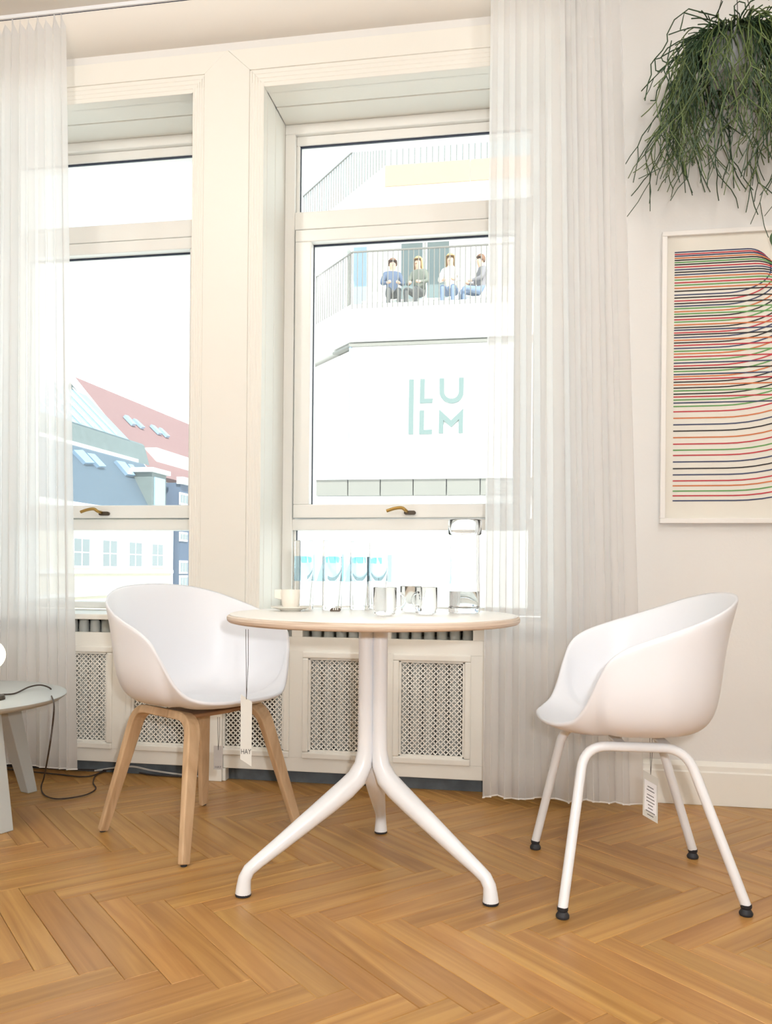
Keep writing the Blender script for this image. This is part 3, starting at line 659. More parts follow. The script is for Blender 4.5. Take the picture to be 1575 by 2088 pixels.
# ------------------------------------------------------------------ hanging plant
def cactus():
    rr = random.Random(21)
    c = atd(1498, 112, 2.86); zt = c.z + .055; R = .095
    t = thing('hanging_plant', 'trailing green cactus spilling out of a hanging grey pot', 'plant', (c.x, c.y, c.z - .08))
    pot = MB().lathe([(0, zt - .135), (R * .80, zt - .135), (R * .84, zt - .128), (R, zt), (R - .006, zt), (R * .82, zt - .12), (0, zt - .12)], (c.x, c.y, 0), 36).build('pot', M['pot'], t, smooth=40)
    MB().lathe([(0, zt - .022), (R - .009, zt - .022), (R * .83, zt - .10), (0, zt - .10)], (c.x, c.y, 0), 24).build('soil', M['soil'], pot)
    for a in (.4, 2.5, 4.6):
        MB().tube([(c.x + R * math.cos(a), c.y + R * math.sin(a), zt - .01), (c.x, c.y, ZC - .06)], .0014, 5).build('hanger_cord', M['string'], t)
    MB().tube([(c.x, c.y, ZC - .06), (c.x + .006, c.y, ZC - .03), (c.x, c.y, ZC)], .0028, 6).build('ceiling_hook', M['bronze'], t)
    def branch(mb, p, d, ln, depth, rad, drop):
        """one jointed stem; forks at the joints"""
        pts = [p.copy()]; n = max(2, int(ln / .032)); q = p.copy(); d = d.copy()
        for k in range(n):
            d = (d + Vector((rr.uniform(-.30, .30), rr.uniform(-.2, .2), -drop)))
            d.normalize(); q = q + d * (ln / n)
            if q.y > YR - .012: q.y = YR - .012
            pts.append(q.copy())
        mb.tube(pts, [rad] * len(pts), 4)
        if depth > 0:
            for sgn in ((-1, 1) if rr.random() < .8 else (rr.choice((-1, 1)),)):
                a = rr.uniform(.25, .75) * sgn
                nd = Vector((d.x + a, d.y + rr.uniform(-.35, .35), d.z)).normalized()
                branch(mb, q, nd, ln * rr.uniform(.45, .8), depth - 1, rad * .92, drop * rr.uniform(.3, .8))
    # dense crown: one uncountable mass
    crown = MB()
    for k in range(330):
        a = rr.uniform(0, 2 * PI); r0 = R * math.sqrt(rr.random()) * .9
        p = Vector((c.x + r0 * math.cos(a), c.y + r0 * math.sin(a), zt - .02))
        d = Vector((math.cos(a) * (.35 + r0 / R), math.sin(a) * (.35 + r0 / R), rr.uniform(.15, .8))).normalized()
        branch(crown, p, d, rr.uniform(.06, .13), 1 if rr.random() < .5 else 0, .0021, rr.uniform(.25, .45))
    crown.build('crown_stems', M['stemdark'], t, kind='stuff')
    # stems that spill over the rim and trail down, each its own piece
    for k in range(180):
        a = rr.uniform(0, 2 * PI)
        if k < 70: a = rr.uniform(PI * .85, PI * 1.75)
        out = rr.uniform(.25, 1.0)
        p = Vector((c.x + R * .8 * math.cos(a), c.y + R * .8 * math.sin(a), zt - .01))
        d = Vector((math.cos(a) * out, math.sin(a) * out * .8, rr.uniform(.1, .7))).normalized()
        u = rr.random(); ln = .12 + .13 * u
        if k % 12 == 0: ln = rr.uniform(.24, .29)
        mb = MB(); branch(mb, p, d, ln, 2 if rr.random() < .75 else 3, rr.uniform(.0019, .0024), rr.uniform(.40, .75))
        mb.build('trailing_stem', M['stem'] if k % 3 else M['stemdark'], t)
    # a few springy shoots arching out to the left
    for path in (((1450, 30), (1405, 18), (1376, 40), (1361, 70), (1362, 84), (1352, 102), (1336, 120), (1328, 131), (1329, 152), (1322, 170), (1316, 205)),
                 ((1470, 60), (1430, 36), (1396, 26), (1392, 45), (1388, 60)), ((1410, 75), (1385, 84), (1362, 98), (1348, 118), (1336, 121), (1338, 144), (1347, 146)),
                 ((1400, 90), (1372, 103), (1349, 116), (1352, 124), (1368, 132), (1358, 157), (1340, 185), (1337, 205), (1327, 205)),
                 ((1370, 83), (1362, 120), (1366, 160), (1354, 200), (1341, 240)), ((1500, 50), (1498, 12), (1508, 3), (1520, 6), (1522, 20)), ((1530, 30), (1548, 15), (1556, 10))):
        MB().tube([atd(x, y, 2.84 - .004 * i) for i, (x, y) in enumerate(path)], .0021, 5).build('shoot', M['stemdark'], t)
cactus()
def vine():
    c = atd(1640, 380, 2.75); t = thing('trailing_vine', 'dark green pointed leaf of a vine at the right edge over the print', 'plant', (c.x, c.y, c.z))
    tip = atd(1569, 505, 2.80); b = atd(1580, 470, 2.80)
    MB().tube(spline([(c.x, c.y, ZC), (c.x, c.y, 2.5), (c.x, c.y, c.z), atd(1612, 430, 2.78), b], 6), .002, 6).build('stem', M['leaf'], t)
    ax = (tip - b); ln = ax.length; ax.normalize(); sd = Vector((_c, _s, 0)); nn = ax.cross(sd)
    for base, sgn, sc in ((b, 1, 1.0), (Vector((c.x, c.y, c.z + .1)), -1, 1.6)):
        vs = []; K = 8
        for k in range(K + 1):
            u = k / K; w = .018 * sc * math.sin(PI * min(1, u * 1.0)) ** .8 * (1 - .3 * u)
            m0 = base + ax * ln * sc * u + sd * (.012 * u * sgn)
            vs += [m0 - sd * w + nn * .004, m0, m0 + sd * w + nn * .004]
        fs = [q for k in range(K) for q in ([3 * k, 3 * k + 1, 3 * k + 4, 3 * k + 3], [3 * k + 1, 3 * k + 2, 3 * k + 5, 3 * k + 4])]
        o = MB().add(vs, fs).build('leaf', M['leaf'], t, smooth=60); so = o.modifiers.new('s', 'SOLIDIFY'); so.thickness = .0008
vine()

# ------------------------------------------------------------------ side table with lamp
SX, SY, SZ = -1.956, 2.53, .402
st = thing('side_table', 'low round pale grey side table at the left edge beside the curtain', 'table', (SX, SY, 0))
MB().lathe([(0, SZ), (.396, SZ), (.40, SZ - .003), (.398, SZ - .008), (.378, SZ - .022), (0, SZ - .022)], n=80).build('table_top', M['greytable'], st, local=True, smooth=40)
for k in range(4):
    a = math.radians(69 - 90 * k); d = Vector((math.cos(a), math.sin(a), 0)); s_ = Vector((-math.sin(a), math.cos(a), 0))
    p0, p1 = d * .235 + Vector((0, 0, SZ - .022)), d * .345
    vs = []
    for p_, wd_, th_ in ((p1, .046, .040), (p0, .084, .062)):
        vs += [p_ + s_ * wd_ / 2 - d * th_ / 2, p_ + s_ * wd_ / 2 + d * th_ / 2, p_ - s_ * wd_ / 2 + d * th_ / 2, p_ - s_ * wd_ / 2 - d * th_ / 2]
    MB().add(vs, [[0, 1, 2, 3], [7, 6, 5, 4]] + [[i, (i + 1) % 4, (i + 1) % 4 + 4, i + 4] for i in range(4)]).build('leg', M['greytable'], st, local=True, bevel=.003)
gc = atd(-22, 1336, 2.74)
lp = thing('table_lamp', 'small table lamp with a glowing white globe on the grey side table', 'lamp', (gc.x, gc.y, SZ))
MB().lathe([(0, SZ), (.048, SZ), (.050, SZ + .006), (.046, SZ + .014), (.014, SZ + .020), (.012, gc.z - .06), (.018, gc.z - .055), (.020, gc.z - .038), (0, gc.z - .038)], (gc.x, gc.y, 0), 28).build('base', M['bronze'], lp, smooth=40)
MB().lathe([(.050 * math.sin(k * PI / 16), gc.z - .050 * math.cos(k * PI / 16)) for k in range(17)], (gc.x, gc.y, 0), 32).build('globe', M['globe'], lp, smooth=80)
cb = [(gc.x + .05, gc.y + .01, SZ + .004)] + [onZ(x, y, SZ + .004) for x, y in ((0, 1417), (30, 1414), (60, 1404))]
cb[-1].z += .006
e1 = onZ(103, 1404, SZ + .004); top_ = onZ(84, 1397, SZ + .016)
dn = [atd(110, 1436, 2.60), atd(107, 1480, 2.60), atd(100, 1530, 2.62), onZ(90, 1584, .05), onZ(84, 1606, .004), onZ(92, 1622, .004), onZ(120, 1629, .004), onZ(170, 1622, .004), onZ(195, 1609, .004), onZ(190, 1596, .004), onZ(197, 1580, .004), onZ(225, 1569, .004), onZ(236, 1563, .006), Vector((-1.62, 3.185, .02)), Vector((-1.8, 3.185, .006)), Vector((-2.2, 3.185, .006))]
MB().tube(spline(cb + [top_, e1, Vector((e1.x + .012, e1.y - .02, SZ - .01))] + dn, 8), .0027, 6).build('cord', M['cable'], lp)
tagp(MB().tube(spline([Vector((-2.3, 3.165, .004)), onZ(110, 1578, .004), onZ(180, 1583, .004), onZ(235, 1566, .004), Vector((-1.5, 3.170, .004)), Vector((-1.3, 3.168, .004))], 8), .003, 6).build('floor_cable', M['cable']),
     'dark cable lying along the floor edge under the radiator cover', 'cable')
tagp(MB().tube(spline([Vector((-1.75, 3.183, .005)), Vector((-1.6, 3.182, .030)), Vector((-1.5, 3.178, .020)), Vector((-1.38, 3.176, .010)), Vector((-1.28, 3.176, .005))], 8), .004, 6).build('floor_cable', M['whitecable']),
     'pale cable lying in the gap under the radiator cover', 'cable')

# ------------------------------------------------------------------ outside: modern corner building
XM = dict(
    render=mat('white_render', srgb(236, 234, 228), .8, .02, 2), beige=mat('beige_cladding', srgb(186, 150, 118), .7, .04, 2), greypanel=mat('grey_cladding', srgb(126, 124, 116), .6, .05, 2),
    letter=mat('grey_green_letters', srgb(104, 122, 118), .5, .02, 3), railm=mat('railing_steel', srgb(112, 108, 100), .5, .05, 5), glassd=mat('dark_glazing', srgb(108, 122, 122), .1, .15, .6, spec=.8),
    cream=mat('cream_stucco', srgb(214, 204, 182), .85, .03, 1.5), winframe=mat('white_joinery', srgb(236, 236, 232), .6, .02, 4), slate=mat('blue_slate', srgb(86, 100, 112), .55, .12, 2.2, .4, 8),
    zinc=mat('weathered_zinc', srgb(106, 116, 114), .6, .2, 2.5), tile=mat('red_roof_tiles', srgb(136, 102, 98), .8, .14, 3, .4, 10), skylight=mat('skylight_glass', srgb(140, 164, 186), .2, .06, 1, spec=.8),
    house=mat('blue_grey_render', srgb(84, 98, 118), .8, .06, 2), paving=mat('street_paving', srgb(205, 202, 196), .9, .1, 1), blue=mat('pale_blue_awning', srgb(120, 190, 226), .7, .05, 2),
    skin=mat('skin', srgb(214, 168, 140), .6, .03, 20), blond=mat('blond_hair', srgb(190, 156, 104), .7, .15, 50), brown=mat('brown_hair', srgb(120, 84, 60), .7, .15, 50),
    denim=mat('denim', srgb(116, 132, 156), .8, .1, 30), navy=mat('navy_jacket', srgb(84, 98, 120), .8, .08, 20), olive=mat('dark_olive_coat', srgb(110, 114, 102), .8, .08, 20), creamc=mat('cream_coat', srgb(228, 220, 204), .8, .05, 20), greyv=mat('grey_waistcoat', srgb(126, 122, 124), .8, .05, 20),
    blackc=mat('dark_trousers', srgb(92, 92, 90), .8, .08, 20))
struct('ground', B(-80, 60, 3.9, 140, -9.4, -9.0), XM['paving'])
YBD = 18.0
mb_ = thing('corner_building', 'white modern corner building with terraces and a big wall sign across the street', 'building', (4, YBD, -9))
ch = Vector((-.647, .763, 0))
def chamfer_prism(cx, y, z0, z1, ln, right=14.0, depth=12.0):
    """plan: front edge from corner to the right, chamfered edge going back left"""
    c = Vector((cx, y, z0)); b = c + ch * ln
    return MB().prism([c, Vector((right, y, z0)), Vector((right, y + depth + 6, z0)), Vector((b.x, y + depth + 6, z0)), b], (0, 0, z1 - z0))
A = lambda px, py, Y=YBD: onY(px, py, Y)
cx0 = A(712, 800).x
zs_top, zs_bot = A(712, 706).z, A(712, 972).z
chamfer_prism(cx0, YBD + .25, -9, zs_top - .02, 6.5).build('lower_storeys', XM['render'], mb_)
# big sign field with its frame
B(cx0 + .02, 14, YBD + .10, YBD + .25, zs_bot, zs_top).build('sign_panel', XM['render'], mb_)
B(cx0 - .02, 14, YBD + .04, YBD + .26, zs_top, zs_top + .07).build('sign_cornice', XM['greypanel'], mb_)
MB().obox(Vector((cx0 - .02, YBD + .04, zs_top)), ch * .8, Vector((.763, .647, 0)) * .2, (0, 0, .05)).build('sign_cornice', XM['greypanel'], mb_)
B(cx0 - .02, cx0 + .03, YBD + .06, YBD + .26, zs_bot, zs_top).build('corner_strip', XM['skylight'], mb_)
# cladding panels below the sign
zb0 = A(712, 1010).z
for k in range(16):
    xa = cx0 - .75 + k * .73
    B(xa + .012, xa + .718, YBD + .05, YBD + .25, zb0, zs_bot - .06).build('cladding_panel', XM['greypanel'], mb_)
B(cx0 - .9, 14, YBD + .0, YBD + .25, zs_bot - .06, zs_bot).build('ledge', XM['render'], mb_)
# terrace slab above the sign
zt0, zt1 = A(720, 690).z, A(720, 621).z
chamfer_prism(A(716, 640).x, YBD, zs_top + .1, zt1, 7, 14, 11).build('terrace_slab', XM['render'], mb_)
# set-back upper storey, glazed doors
zup = A(785, 400, YBD + 2.6).z
bw = thing('dummy', None, None) if False else None
chamfer_prism(A(735, 520, YBD + 3).x, YBD + 3, zt1, zup + .3, 5, 14, 8).build('upper_storey', XM['render'], mb_)
for xa, xb in ((815, 866), (868, 920)):
    d0 = onY(xa, 560, YBD + 2.95).x; d1 = onY(xb, 560, YBD + 2.95).x
    g = B(d0, d1, YBD + 2.93, YBD + 3.05, zt1, zt1 + 2.5).build('terrace_door', XM['winframe'], mb_); B(d0 + .05, d1 - .05, YBD + 2.91, YBD + 2.94, zt1 + .1, zt1 + 2.44).build('pane', XM['glassd'], g)
for (xa, xb) in ((700, 712), (722, 757)):
    d0 = onY(xa, 560, YBD + 3.2).x; d1 = onY(xb, 560, YBD + 3.2).x
    g = B(d0, d1, YBD + 2.9, YBD + 3.4, zt1, zt1 + 2.5).build('terrace_window', XM['winframe'], mb_); B(d0 + .06, d1 - .06, YBD + 2.88, YBD + 2.92, zt1 + .1, zt1 + 2.4).build('pane', XM['skylight'], g)
# roof terrace slab with beige fascia
YU = YBD + 1.2
cu_ = A(785, 360, YU); zf1, zf0 = cu_.z + (360 - 338) / 1700 * 19.2, cu_.z - (383 - 360) / 1700 * 19.2
chamfer_prism(cu_.x + .25, YU + .3, zf0 - .25, zf0, 5.6, 14, 9).build('roof_soffit', XM['render'], mb_)
chamfer_prism(cu_.x, YU, zf0, zf1, 6.5, 14, 9.5).build('roof_slab', XM['render'], mb_)
x_ = cu_.x
for k, wpan in enumerate((2.0, 2.0, 2.0, 2.0, 2.0)):
    B(x_ + .01, x_ + wpan - .01, YU - .03, YU + .0, zf0 + .01, zf1 - .01).build('fascia_panel', XM['beige'], mb_); x_ += wpan
def railing(cx, y, z0, h, ln, right, post_h, sp):
    c = Vector((cx, y + .06, z0)); d = ch
    topr = MB().tube([c + d * ln + Vector((0, 0, h)), c + Vector((0, 0, h)), Vector((right, y + .06, z0 + h))], .022, 6).build('hand_rail', XM['railm'], mb_)
    me = None
    n1, n2 = int(ln / sp), int((right - cx) / sp)
    for p_ in [c + d * (k * sp) for k in range(1, n1 + 1)] + [c + Vector((k * sp, 0, 0)) for k in range(n2 + 1)]:
        if me is None:
            o = MB().tube([(0, 0, -post_h), (0, 0, h)], .011, 5).build('baluster', XM['railm'], mb_, local=True); me = o.data
        else:
            o = bpy.data.objects.new('baluster', me); COL.objects.link(o); o.parent = mb_
        o.location = p_ - mb_.location
railing(A(720, 515).x, YBD - .08, zt1, A(720, 515).z - zt1, 3.6, 6.2, .10, .113)
railing(A(785, 330, YU).x, YU, zf1, 1.05, 4.6, 5.2, .0, .14)
# wall sign lettering
def lett(strokes):
    m = MB()
    for s_ in strokes: m.prism([Vector((v[0], YBD + .045, v[1])) for v in s_], (0, .055, 0))
    return m.build('sign_letter', XM['letter'], mb_)
def S2(x, y):                        # pixel in the sign -> facade point
    v = A(580 + x / 3.15, 460 + y / 3.15, YBD + .05); return (v.x, v.z)
lett([[S2(803, 988), S2(832, 988), S2(828, 1340), S2(798, 1340)]])
lett([[S2(875, 984), S2(903, 984), S2(900, 1112), S2(955, 1110), S2(950, 1138), S2(871, 1140)]])
lett([[S2(870, 1186), S2(898, 1186), S2(896, 1312), S2(950, 1309), S2(948, 1338), S2(867, 1340)]])
u_ = [S2(998, 980), S2(1027, 980), S2(1027, 1065)] + [S2(1075 - 48 * math.cos(a), 1065 + 46 * math.sin(a)) for a in [k * PI / 10 for k in range(1, 10)]] + [S2(1123, 1060), S2(1123, 975), S2(1153, 974), S2(1152, 1062)] + [S2(1075 + 78 * math.cos(a), 1065 + 76 * math.sin(a)) for a in [k * PI / 12 for k in range(1, 12)]] + [S2(998, 1065)]
lett([u_])
lett([[S2(996, 1180), S2(1072, 1250), S2(1150, 1174), S2(1147, 1332), S2(1120, 1332), S2(1122, 1245), S2(1072, 1294), S2(1022, 1250), S2(1021, 1334), S2(993, 1334)]])
for k, (xa, xb) in enumerate(((600, 640), (657, 700), (714, 760), (1160 - 380, 800))):   # pale blue shop awnings low on the facade
    d0, d1 = A(xa, 1150, YBD).x, A(xb, 1150, YBD).x
    MB().prism([(d0, YBD + .25, A(650, 1130).z), (d0, YBD - .5, A(650, 1185).z), (d0, YBD + .25, A(650, 1185).z)], (d1 - d0 - .05, 0, 0)).build('awning', XM['blue'], mb_)

# people sitting on the terrace
def person(px, label, top, legs, hair, hairlong, turn, lean, armfwd):
    d = 1.05; Y = YBD + d; base = onY(px, 600, Y); seat_z = zt1 + .50
    t = thing('person', label, 'person', (base.x, Y, zt1), turn, 'people sitting on the terrace')
    J = {'pel': (0, 0, .50), 'wai': (0, .02 + lean * .3, .70), 'che': (0, .0 + lean * .7, .92), 'nek': (0, -.02 + lean, 1.06), 'hd0': (0, -.04 + lean, 1.15), 'hd1': (0, -.05 + lean, 1.27)}
    ed = [('pel', 'wai'), ('wai', 'che'), ('che', 'nek'), ('nek', 'hd0'), ('hd0', 'hd1')]
    rad = {'pel': .15, 'wai': .135, 'che': .155, 'nek': .055, 'hd0': .085, 'hd1': .085}
    for s_, n_ in ((-1, 'l'), (1, 'r')):
        J['sh' + n_] = (s_ * .17, lean * .8, .98); J['el' + n_] = (s_ * .25, -.08 + lean * .6, .74); J['wr' + n_] = (s_ * .12, -.30 * armfwd + lean * .4, .70); J['ha' + n_] = (s_ * .07, -.38 * armfwd + lean * .4, .71)
        J['hp' + n_] = (s_ * .09, -.05, .50); J['kn' + n_] = (s_ * .12, -.45, .52); J['an' + n_] = (s_ * .12, -.42, .10); J['to' + n_] = (s_ * .13, -.56, .05)
        ed += [('che', 'sh' + n_), ('sh' + n_, 'el' + n_), ('el' + n_, 'wr' + n_), ('wr' + n_, 'ha' + n_), ('pel', 'hp' + n_), ('hp' + n_, 'kn' + n_), ('kn' + n_, 'an' + n_), ('an' + n_, 'to' + n_)]
        rad.update({'sh' + n_: .075, 'el' + n_: .052, 'wr' + n_: .036, 'ha' + n_: .040, 'hp' + n_: .095, 'kn' + n_: .065, 'an' + n_: .045, 'to' + n_: .04})
    ks = list(J); me = bpy.data.meshes.new('body'); me.from_pydata([J[k] for k in ks], [(ks.index(a), ks.index(b)) for a, b in ed], []); me.update()
    o = bpy.data.objects.new('tmp', me); COL.objects.link(o)
    o.modifiers.new('skin', 'SKIN'); o.modifiers.new('sub', 'SUBSURF').levels = 2
    for i, k in enumerate(ks): me.skin_vertices[0].data[i].radius = (rad[k], rad[k] * (.8 if k in ('pel', 'wai', 'che') else 1)); me.skin_vertices[0].data[i].use_root = (k == 'pel')
    bm2 = bpy.data.meshes.new_from_object(o.evaluated_get(bpy.context.evaluated_depsgraph_get())); bpy.data.objects.remove(o)
    bm2.materials.clear()
    for m in (top, legs, XM['skin']): bm2.materials.append(m)
    for p_ in bm2.polygons:
        c = p_.center; p_.use_smooth = True
        if c.z > 1.05: p_.material_index = 2
        elif c.z < .60 and not (abs(c.x) > .2 and c.z > .56): p_.material_index = 1
        elif c.y < -.30 * armfwd + lean * .4 and c.z > .64: p_.material_index = 2
        else: p_.material_index = 0
    bo = bpy.data.objects.new('body', bm2); COL.objects.link(bo); bo.parent = t; WM[bo.name] = WM[t.name]
    hb = MB(); hy = -.05 + lean
    prof = []
    for i in range(7):
        for j in range(12):
            th_, a = PI * .62 * i / 6, 2 * PI * j / 12
            r = .112
            z = 1.235 + r * 1.15 * math.cos(th_); y = hy + .02 + r * math.sin(th_) * math.sin(a); x = r * math.sin(th_) * math.cos(a)
            if math.sin(a) < -.3: z = max(z, 1.285)
            elif hairlong and i >= 5: z -= .22 * (i - 4) / 2
            prof.append((x, y, z))
    hb.add(prof, [[i * 12 + j, i * 12 + (j + 1) % 12, (i + 1) * 12 + (j + 1) % 12, (i + 1) * 12 + j] for i in range(6) for j in range(12)])
    ho = hb.build('hair', hair, t, local=True, smooth=80); so = ho.modifiers.new('s', 'SOLIDIFY'); so.thickness = .012
    for s_ in (-1, 1): MB().lathe([(.012 * math.sin(k * PI / 6), -.012 * math.cos(k * PI / 6)) for k in range(7)], (s_ * .032, hy - .088, 1.215), 8).build('eye', XM['blackc'], bo, local=True)
    MB().prism([(-.014, hy - .085, 1.175), (.014, hy - .085, 1.175), (0, hy - .085, 1.215)], (0, -.026, -.004)).build('nose', XM['skin'], bo, local=True)
    MB().box(-.022, .022, hy - .098, hy - .085, 1.148, 1.156).build('mouth', XM['brown'], bo, local=True)
person(800, 'person in a navy jacket and dark trousers seated leftmost on the terrace', XM['navy'], XM['blackc'], XM['brown'], False, .25, -.02, 1.0)
person(856, 'person with long blond hair in a dark olive coat seated on the terrace', XM['olive'], XM['blackc'], XM['blond'], True, -.35, -.05, .8)
person(921, 'person in a cream coat and jeans leaning forward on the terrace', XM['creamc'], XM['denim'], XM['blond'], True, -.1, -.12, .9)
person(981, 'person in a grey waistcoat and jeans seated sideways on the terrace near the curtain', XM['greyv'], XM['denim'], XM['brown'], False, -1.2, .02, .9)
bn = thing('terrace_bench', 'long white bench the people sit on behind the terrace railing', 'bench', (onY(880, 600, YBD + 1.2).x, YBD + 1.2, zt1))
bx = onY(880, 600, YBD + 1.2).x
B(bx - 1.6, bx + 1.7, YBD + .98, YBD + 1.45, zt1 + .34, zt1 + .39).build('seat', XM['winframe'], bn)
for k in range(4): B(bx - 1.5 + k * 1.0, bx - 1.42 + k * 1.0, YBD + 1.0, YBD + 1.42, zt1 + .002, zt1 + .34).build('leg', XM['winframe'], bn)

# ------------------------------------------------------------------ outside: old houses down the side street
E1 = Vector((.022, 1, 0)).normalized(); E2 = Vector((-1, .022, 0)).normalized(); UP = Vector((0, 0, 1))
P0 = atd(165, 1127, 48.0)
def fp(px, py, back=0.0): return onP(px, py, P0 + E2 * back, E2)
def quadbox(mb, pts, vec): return mb.prism(pts, vec)
ob = thing('old_town_house', 'cream town house with a dark blue mansard roof down the street', 'building', (P0.x, P0.y, -9))
yA, yB = fp(60, 1150).y, fp(351, 1150).y
zE = fp(250, 1050).z
fx = lambda y, back=0.0: Vector((P0.x, P0.y, 0)) + E1 * (y - P0.y) + E2 * back
def slab(y0, y1, b0, b1, z0, z1): return MB().obox(fx(y0, b0) + UP * z0, fx(y1, b0) - fx(y0, b0), E2 * (b1 - b0), UP * (z1 - z0))
slab(yA - 8, yB, .0, 9, -9, zE).build('facade', XM['cream'], ob)
slab(yA - 8, yB + .1, -.25, .1, zE, zE + .35).build('cornice', XM['winframe'], ob)
for py in (1166, 1205):
    z = fp(330, py).z; slab(yA - 8, yB, -.12, .02, z - .1, z + .12).build('string_course', XM['winframe'], ob)
slab(yB - .25, yB - .1, -.12, 0, -9, zE).build('downpipe', XM['winframe'], ob)
for (xl, xr, yt, yb_) in ((149, 181, 1097, 1155), (208, 237, 1101, 1156), (262, 287.5, 1105, 1156), (309, 331, 1109, 1155)):
    a, b = fp(xl, yt), fp(xr, yb_); y0, y1, z0, z1 = a.y, b.y, b.z, fp((xl + xr) / 2, (yt)).z
    w = slab(y0 - .1, y1 + .1, -.06, .02, z0 - .1, z1 + .1).build('window', XM['winframe'], ob)
    ym = (y0 + y1) / 2; zm = z0 + (z1 - z0) * .5
    for (ya_, yb2) in ((y0 + .05, ym - .08), (ym + .08, y1 - .05)):
        for (za_, zb_) in ((z0 + .05, zm - .04), (zm + .04, z1 - .05)): slab(ya_, yb2, -.08, -.05, za_, zb_).build('pane', XM['glassd'], w)
# mansard: lower slate slope, zinc band, glazed upper slope
def sloped(name, m, bl, zl, bt, ztp, y0, y1, parent=ob, th=.15):
    q = [fx(y0, bl) + UP * zl, fx(y1, bl) + UP * zl, fx(y1, bt) + UP * ztp, fx(y0, bt) + UP * ztp]
    return MB().prism(q, (th, 0, -th)).build(name, m, parent)
bM = 2.2; zM = fp(230, 928, bM).z
sloped('slate_slope', XM['slate'], .1, zE + .3, bM, zM, yA - 8, yB - .2)
slab(yA - 8, yB - 1.0, bM - .05, bM + .25, zM - .05, zM + .18).build('gutter_band', XM['winframe'], ob)
bZ = 2.7; zZ = fp(230, 886, bZ).z
sloped('zinc_slope', XM['zinc'], bM + .1, zM + .1, bZ, zZ, yA - 8, fp(303, 930, bM).y)
bG = 6.0; zG = fp(200, 815, bG).z
sloped('glazed_slope', XM['skylight'], bZ, zZ, bG, zG, yA - 8, fp(262, 897, bZ).y)
for k in range(16):
    y_ = yA - 6 + k * 1.5
    if y_ < fp(255, 897, bZ).y: MB().obox(fx(y_, bZ - .05) + UP * (zZ + .08), E1 * .12, fx(0, bG) - fx(0, bZ) + UP * (zG - zZ), UP * .08).build('glazing_bar', XM['winframe'], ob)
nS = (fx(0, bM) - fx(0, .1) + UP * (zM - zE - .3)).cross(E1).normalized()
for q in (((143, 922), (162, 922), (186, 948), (168, 948)), ((170, 928), (186, 930), (210, 955), (196, 955)), ((230, 943), (248, 946), (270, 973), (254, 971)), ((254, 950), (264, 951), (282, 974), (274, 974))):
    pts = [onP(x, y, fx(P0.y, .1) + UP * (zE + .3) , nS) for x, y in q]
    g = 1 if nS.dot(CAMP - pts[0]) > 0 else -1
    MB().prism([p_ + nS * g * .28 for p_ in pts], nS * g * -.26).build('roof_window', XM['skylight'], ob)
# dormer near the corner
d0, d1 = fp(304, 1030, .3), fp(333, 1030, .3); zd = fp(318, 966, .3).z
dm = slab(d0.y, d1.y, .1, 2.4, zE + .3, zd).build('dormer', XM['zinc'], ob)
slab(d0.y - .3, d1.y + .3, -.1, 2.6, zd, zd + .3).build('dormer_roof', XM['winframe'], dm)
slab(d0.y + .3, d1.y - .3, .02, .12, zE + .6, zd - .3).build('dormer_pane', XM['skylight'], dm)
# red roofed house behind
rh = thing('red_roofed_house', 'house with a steep red tiled roof behind the dark mansard', 'building', tuple(fx(60, 12) + UP * -9))
bR, bL = 13.0, 4.5
pk, re = fp(147, 766, bR), fp(420, 884, bR); le = fp(306, 928, bL); zl = fp(383, 985, bL).z
q = [pk, fx(re.y, bR) + UP * pk.z, fx(re.y, bL) + UP * zl, fx(le.y, bL) + UP * zl]
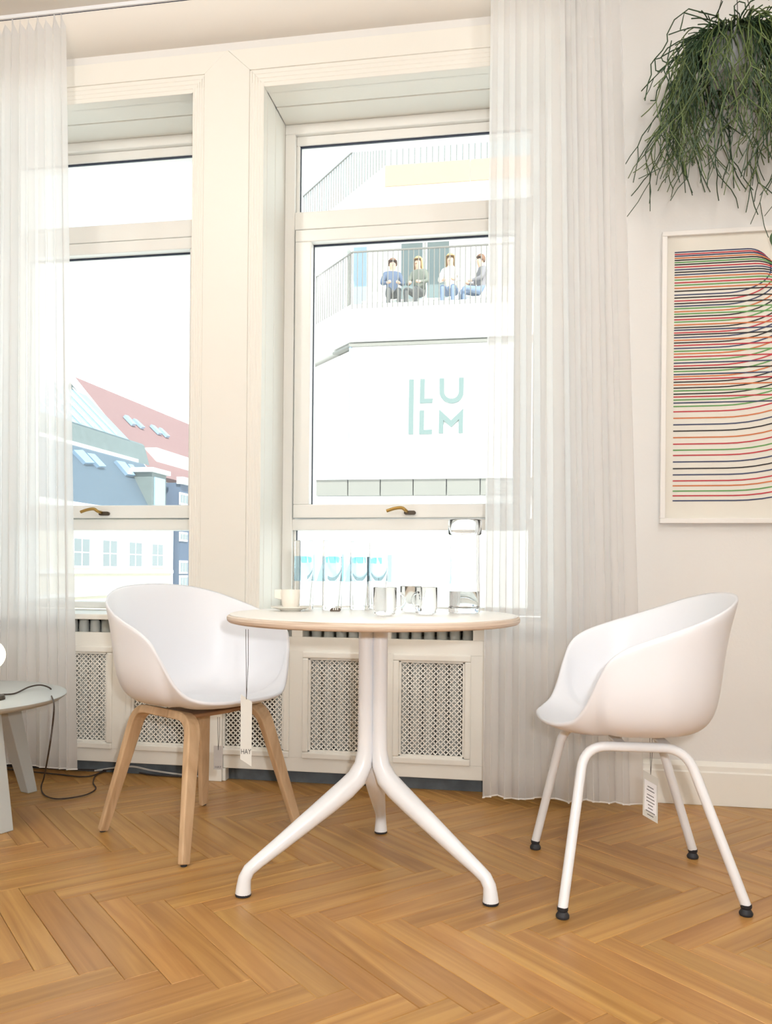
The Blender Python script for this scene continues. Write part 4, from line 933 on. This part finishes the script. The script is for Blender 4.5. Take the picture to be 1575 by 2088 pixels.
# roof plane through the ridge and the eave
rf = MB().prism(q, (-.3, 0, -.3)).build('tiled_roof', XM['tile'], rh)
MB().prism([q[0] + Vector((.05, 0, .12)), q[3] + Vector((.05, 0, .12)), q[3] + Vector((.05, -.9, .12)), q[0] + Vector((.05, -.9, .12))], (0, 0, -.5)).build('verge', XM['winframe'], rf)
MB().prism([q[0], q[3], q[3] + UP * -14, q[0] + E2 * 6 + UP * -14], (0, .3, 0)).build('gable_wall', XM['zinc'], rh)
nR = (q[3] - q[0]).cross(E1).normalized()
for qq in (((250, 851), (257, 852), (274, 870), (267, 869)), ((268, 858), (275, 860), (292, 876), (286, 875)), ((304, 870), (311, 872), (328, 888), (321, 887)), ((321, 876), (327, 878), (343, 894), (337, 893))):
    pts = [onP(x, y, q[0], nR) for x, y in qq]; g = 1 if nR.dot(CAMP - pts[0]) > 0 else -1
    MB().prism([p_ + nR * g * .3 for p_ in pts], nR * g * -.25).build('roof_window', XM['skylight'], rf)
a, b = fp(318, 912, bL + 1.5), fp(420, 985, bL + 1.5)
slab(a.y, b.y, bL + 1.5, bL + 5, zl - 1.0, a.z).build('white_dormer', XM['winframe'], rh)
slab(q[3].y, q[2].y, bL + .3, bR + 6, -9, zl).build('walls', XM['cream'], rh)
# narrow blue grey house beyond
hh = thing('blue_grey_house', 'narrow blue grey house beyond the cream town house', 'building', tuple(fx(yB + 8, 0) + UP * -9))
y0h = yB + .4; bh = -.4
zt_ = fp(372, 985, bh).z
slab(y0h, y0h + 26, bh, bh + 4, -9, zt_).build('walls', XM['house'], hh)
slab(y0h - .2, y0h + 26, bh - .3, bh + .2, zt_ - .1, zt_ + .4).build('cornice', XM['winframe'], hh)
for (yt, yb_) in ((1005, 1030), (1085, 1104), (1143, 1170), (1173, 1198)):
    a, b = fp(366, yt, bh), fp(381, yb_, bh)
    w = slab(a.y, b.y, bh - .08, bh + .02, fp(372, yb_, bh).z, fp(372, yt, bh).z).build('window', XM['winframe'], hh)
    for k in range(3): 
        s0 = a.y + (b.y - a.y) * (k + .12) / 3; s1 = a.y + (b.y - a.y) * (k + .88) / 3
        slab(s0, s1, bh - .11, bh - .07, fp(372, yb_, bh).z + .15, fp(372, yt, bh).z - .15).build('pane', XM['glassd'], w)
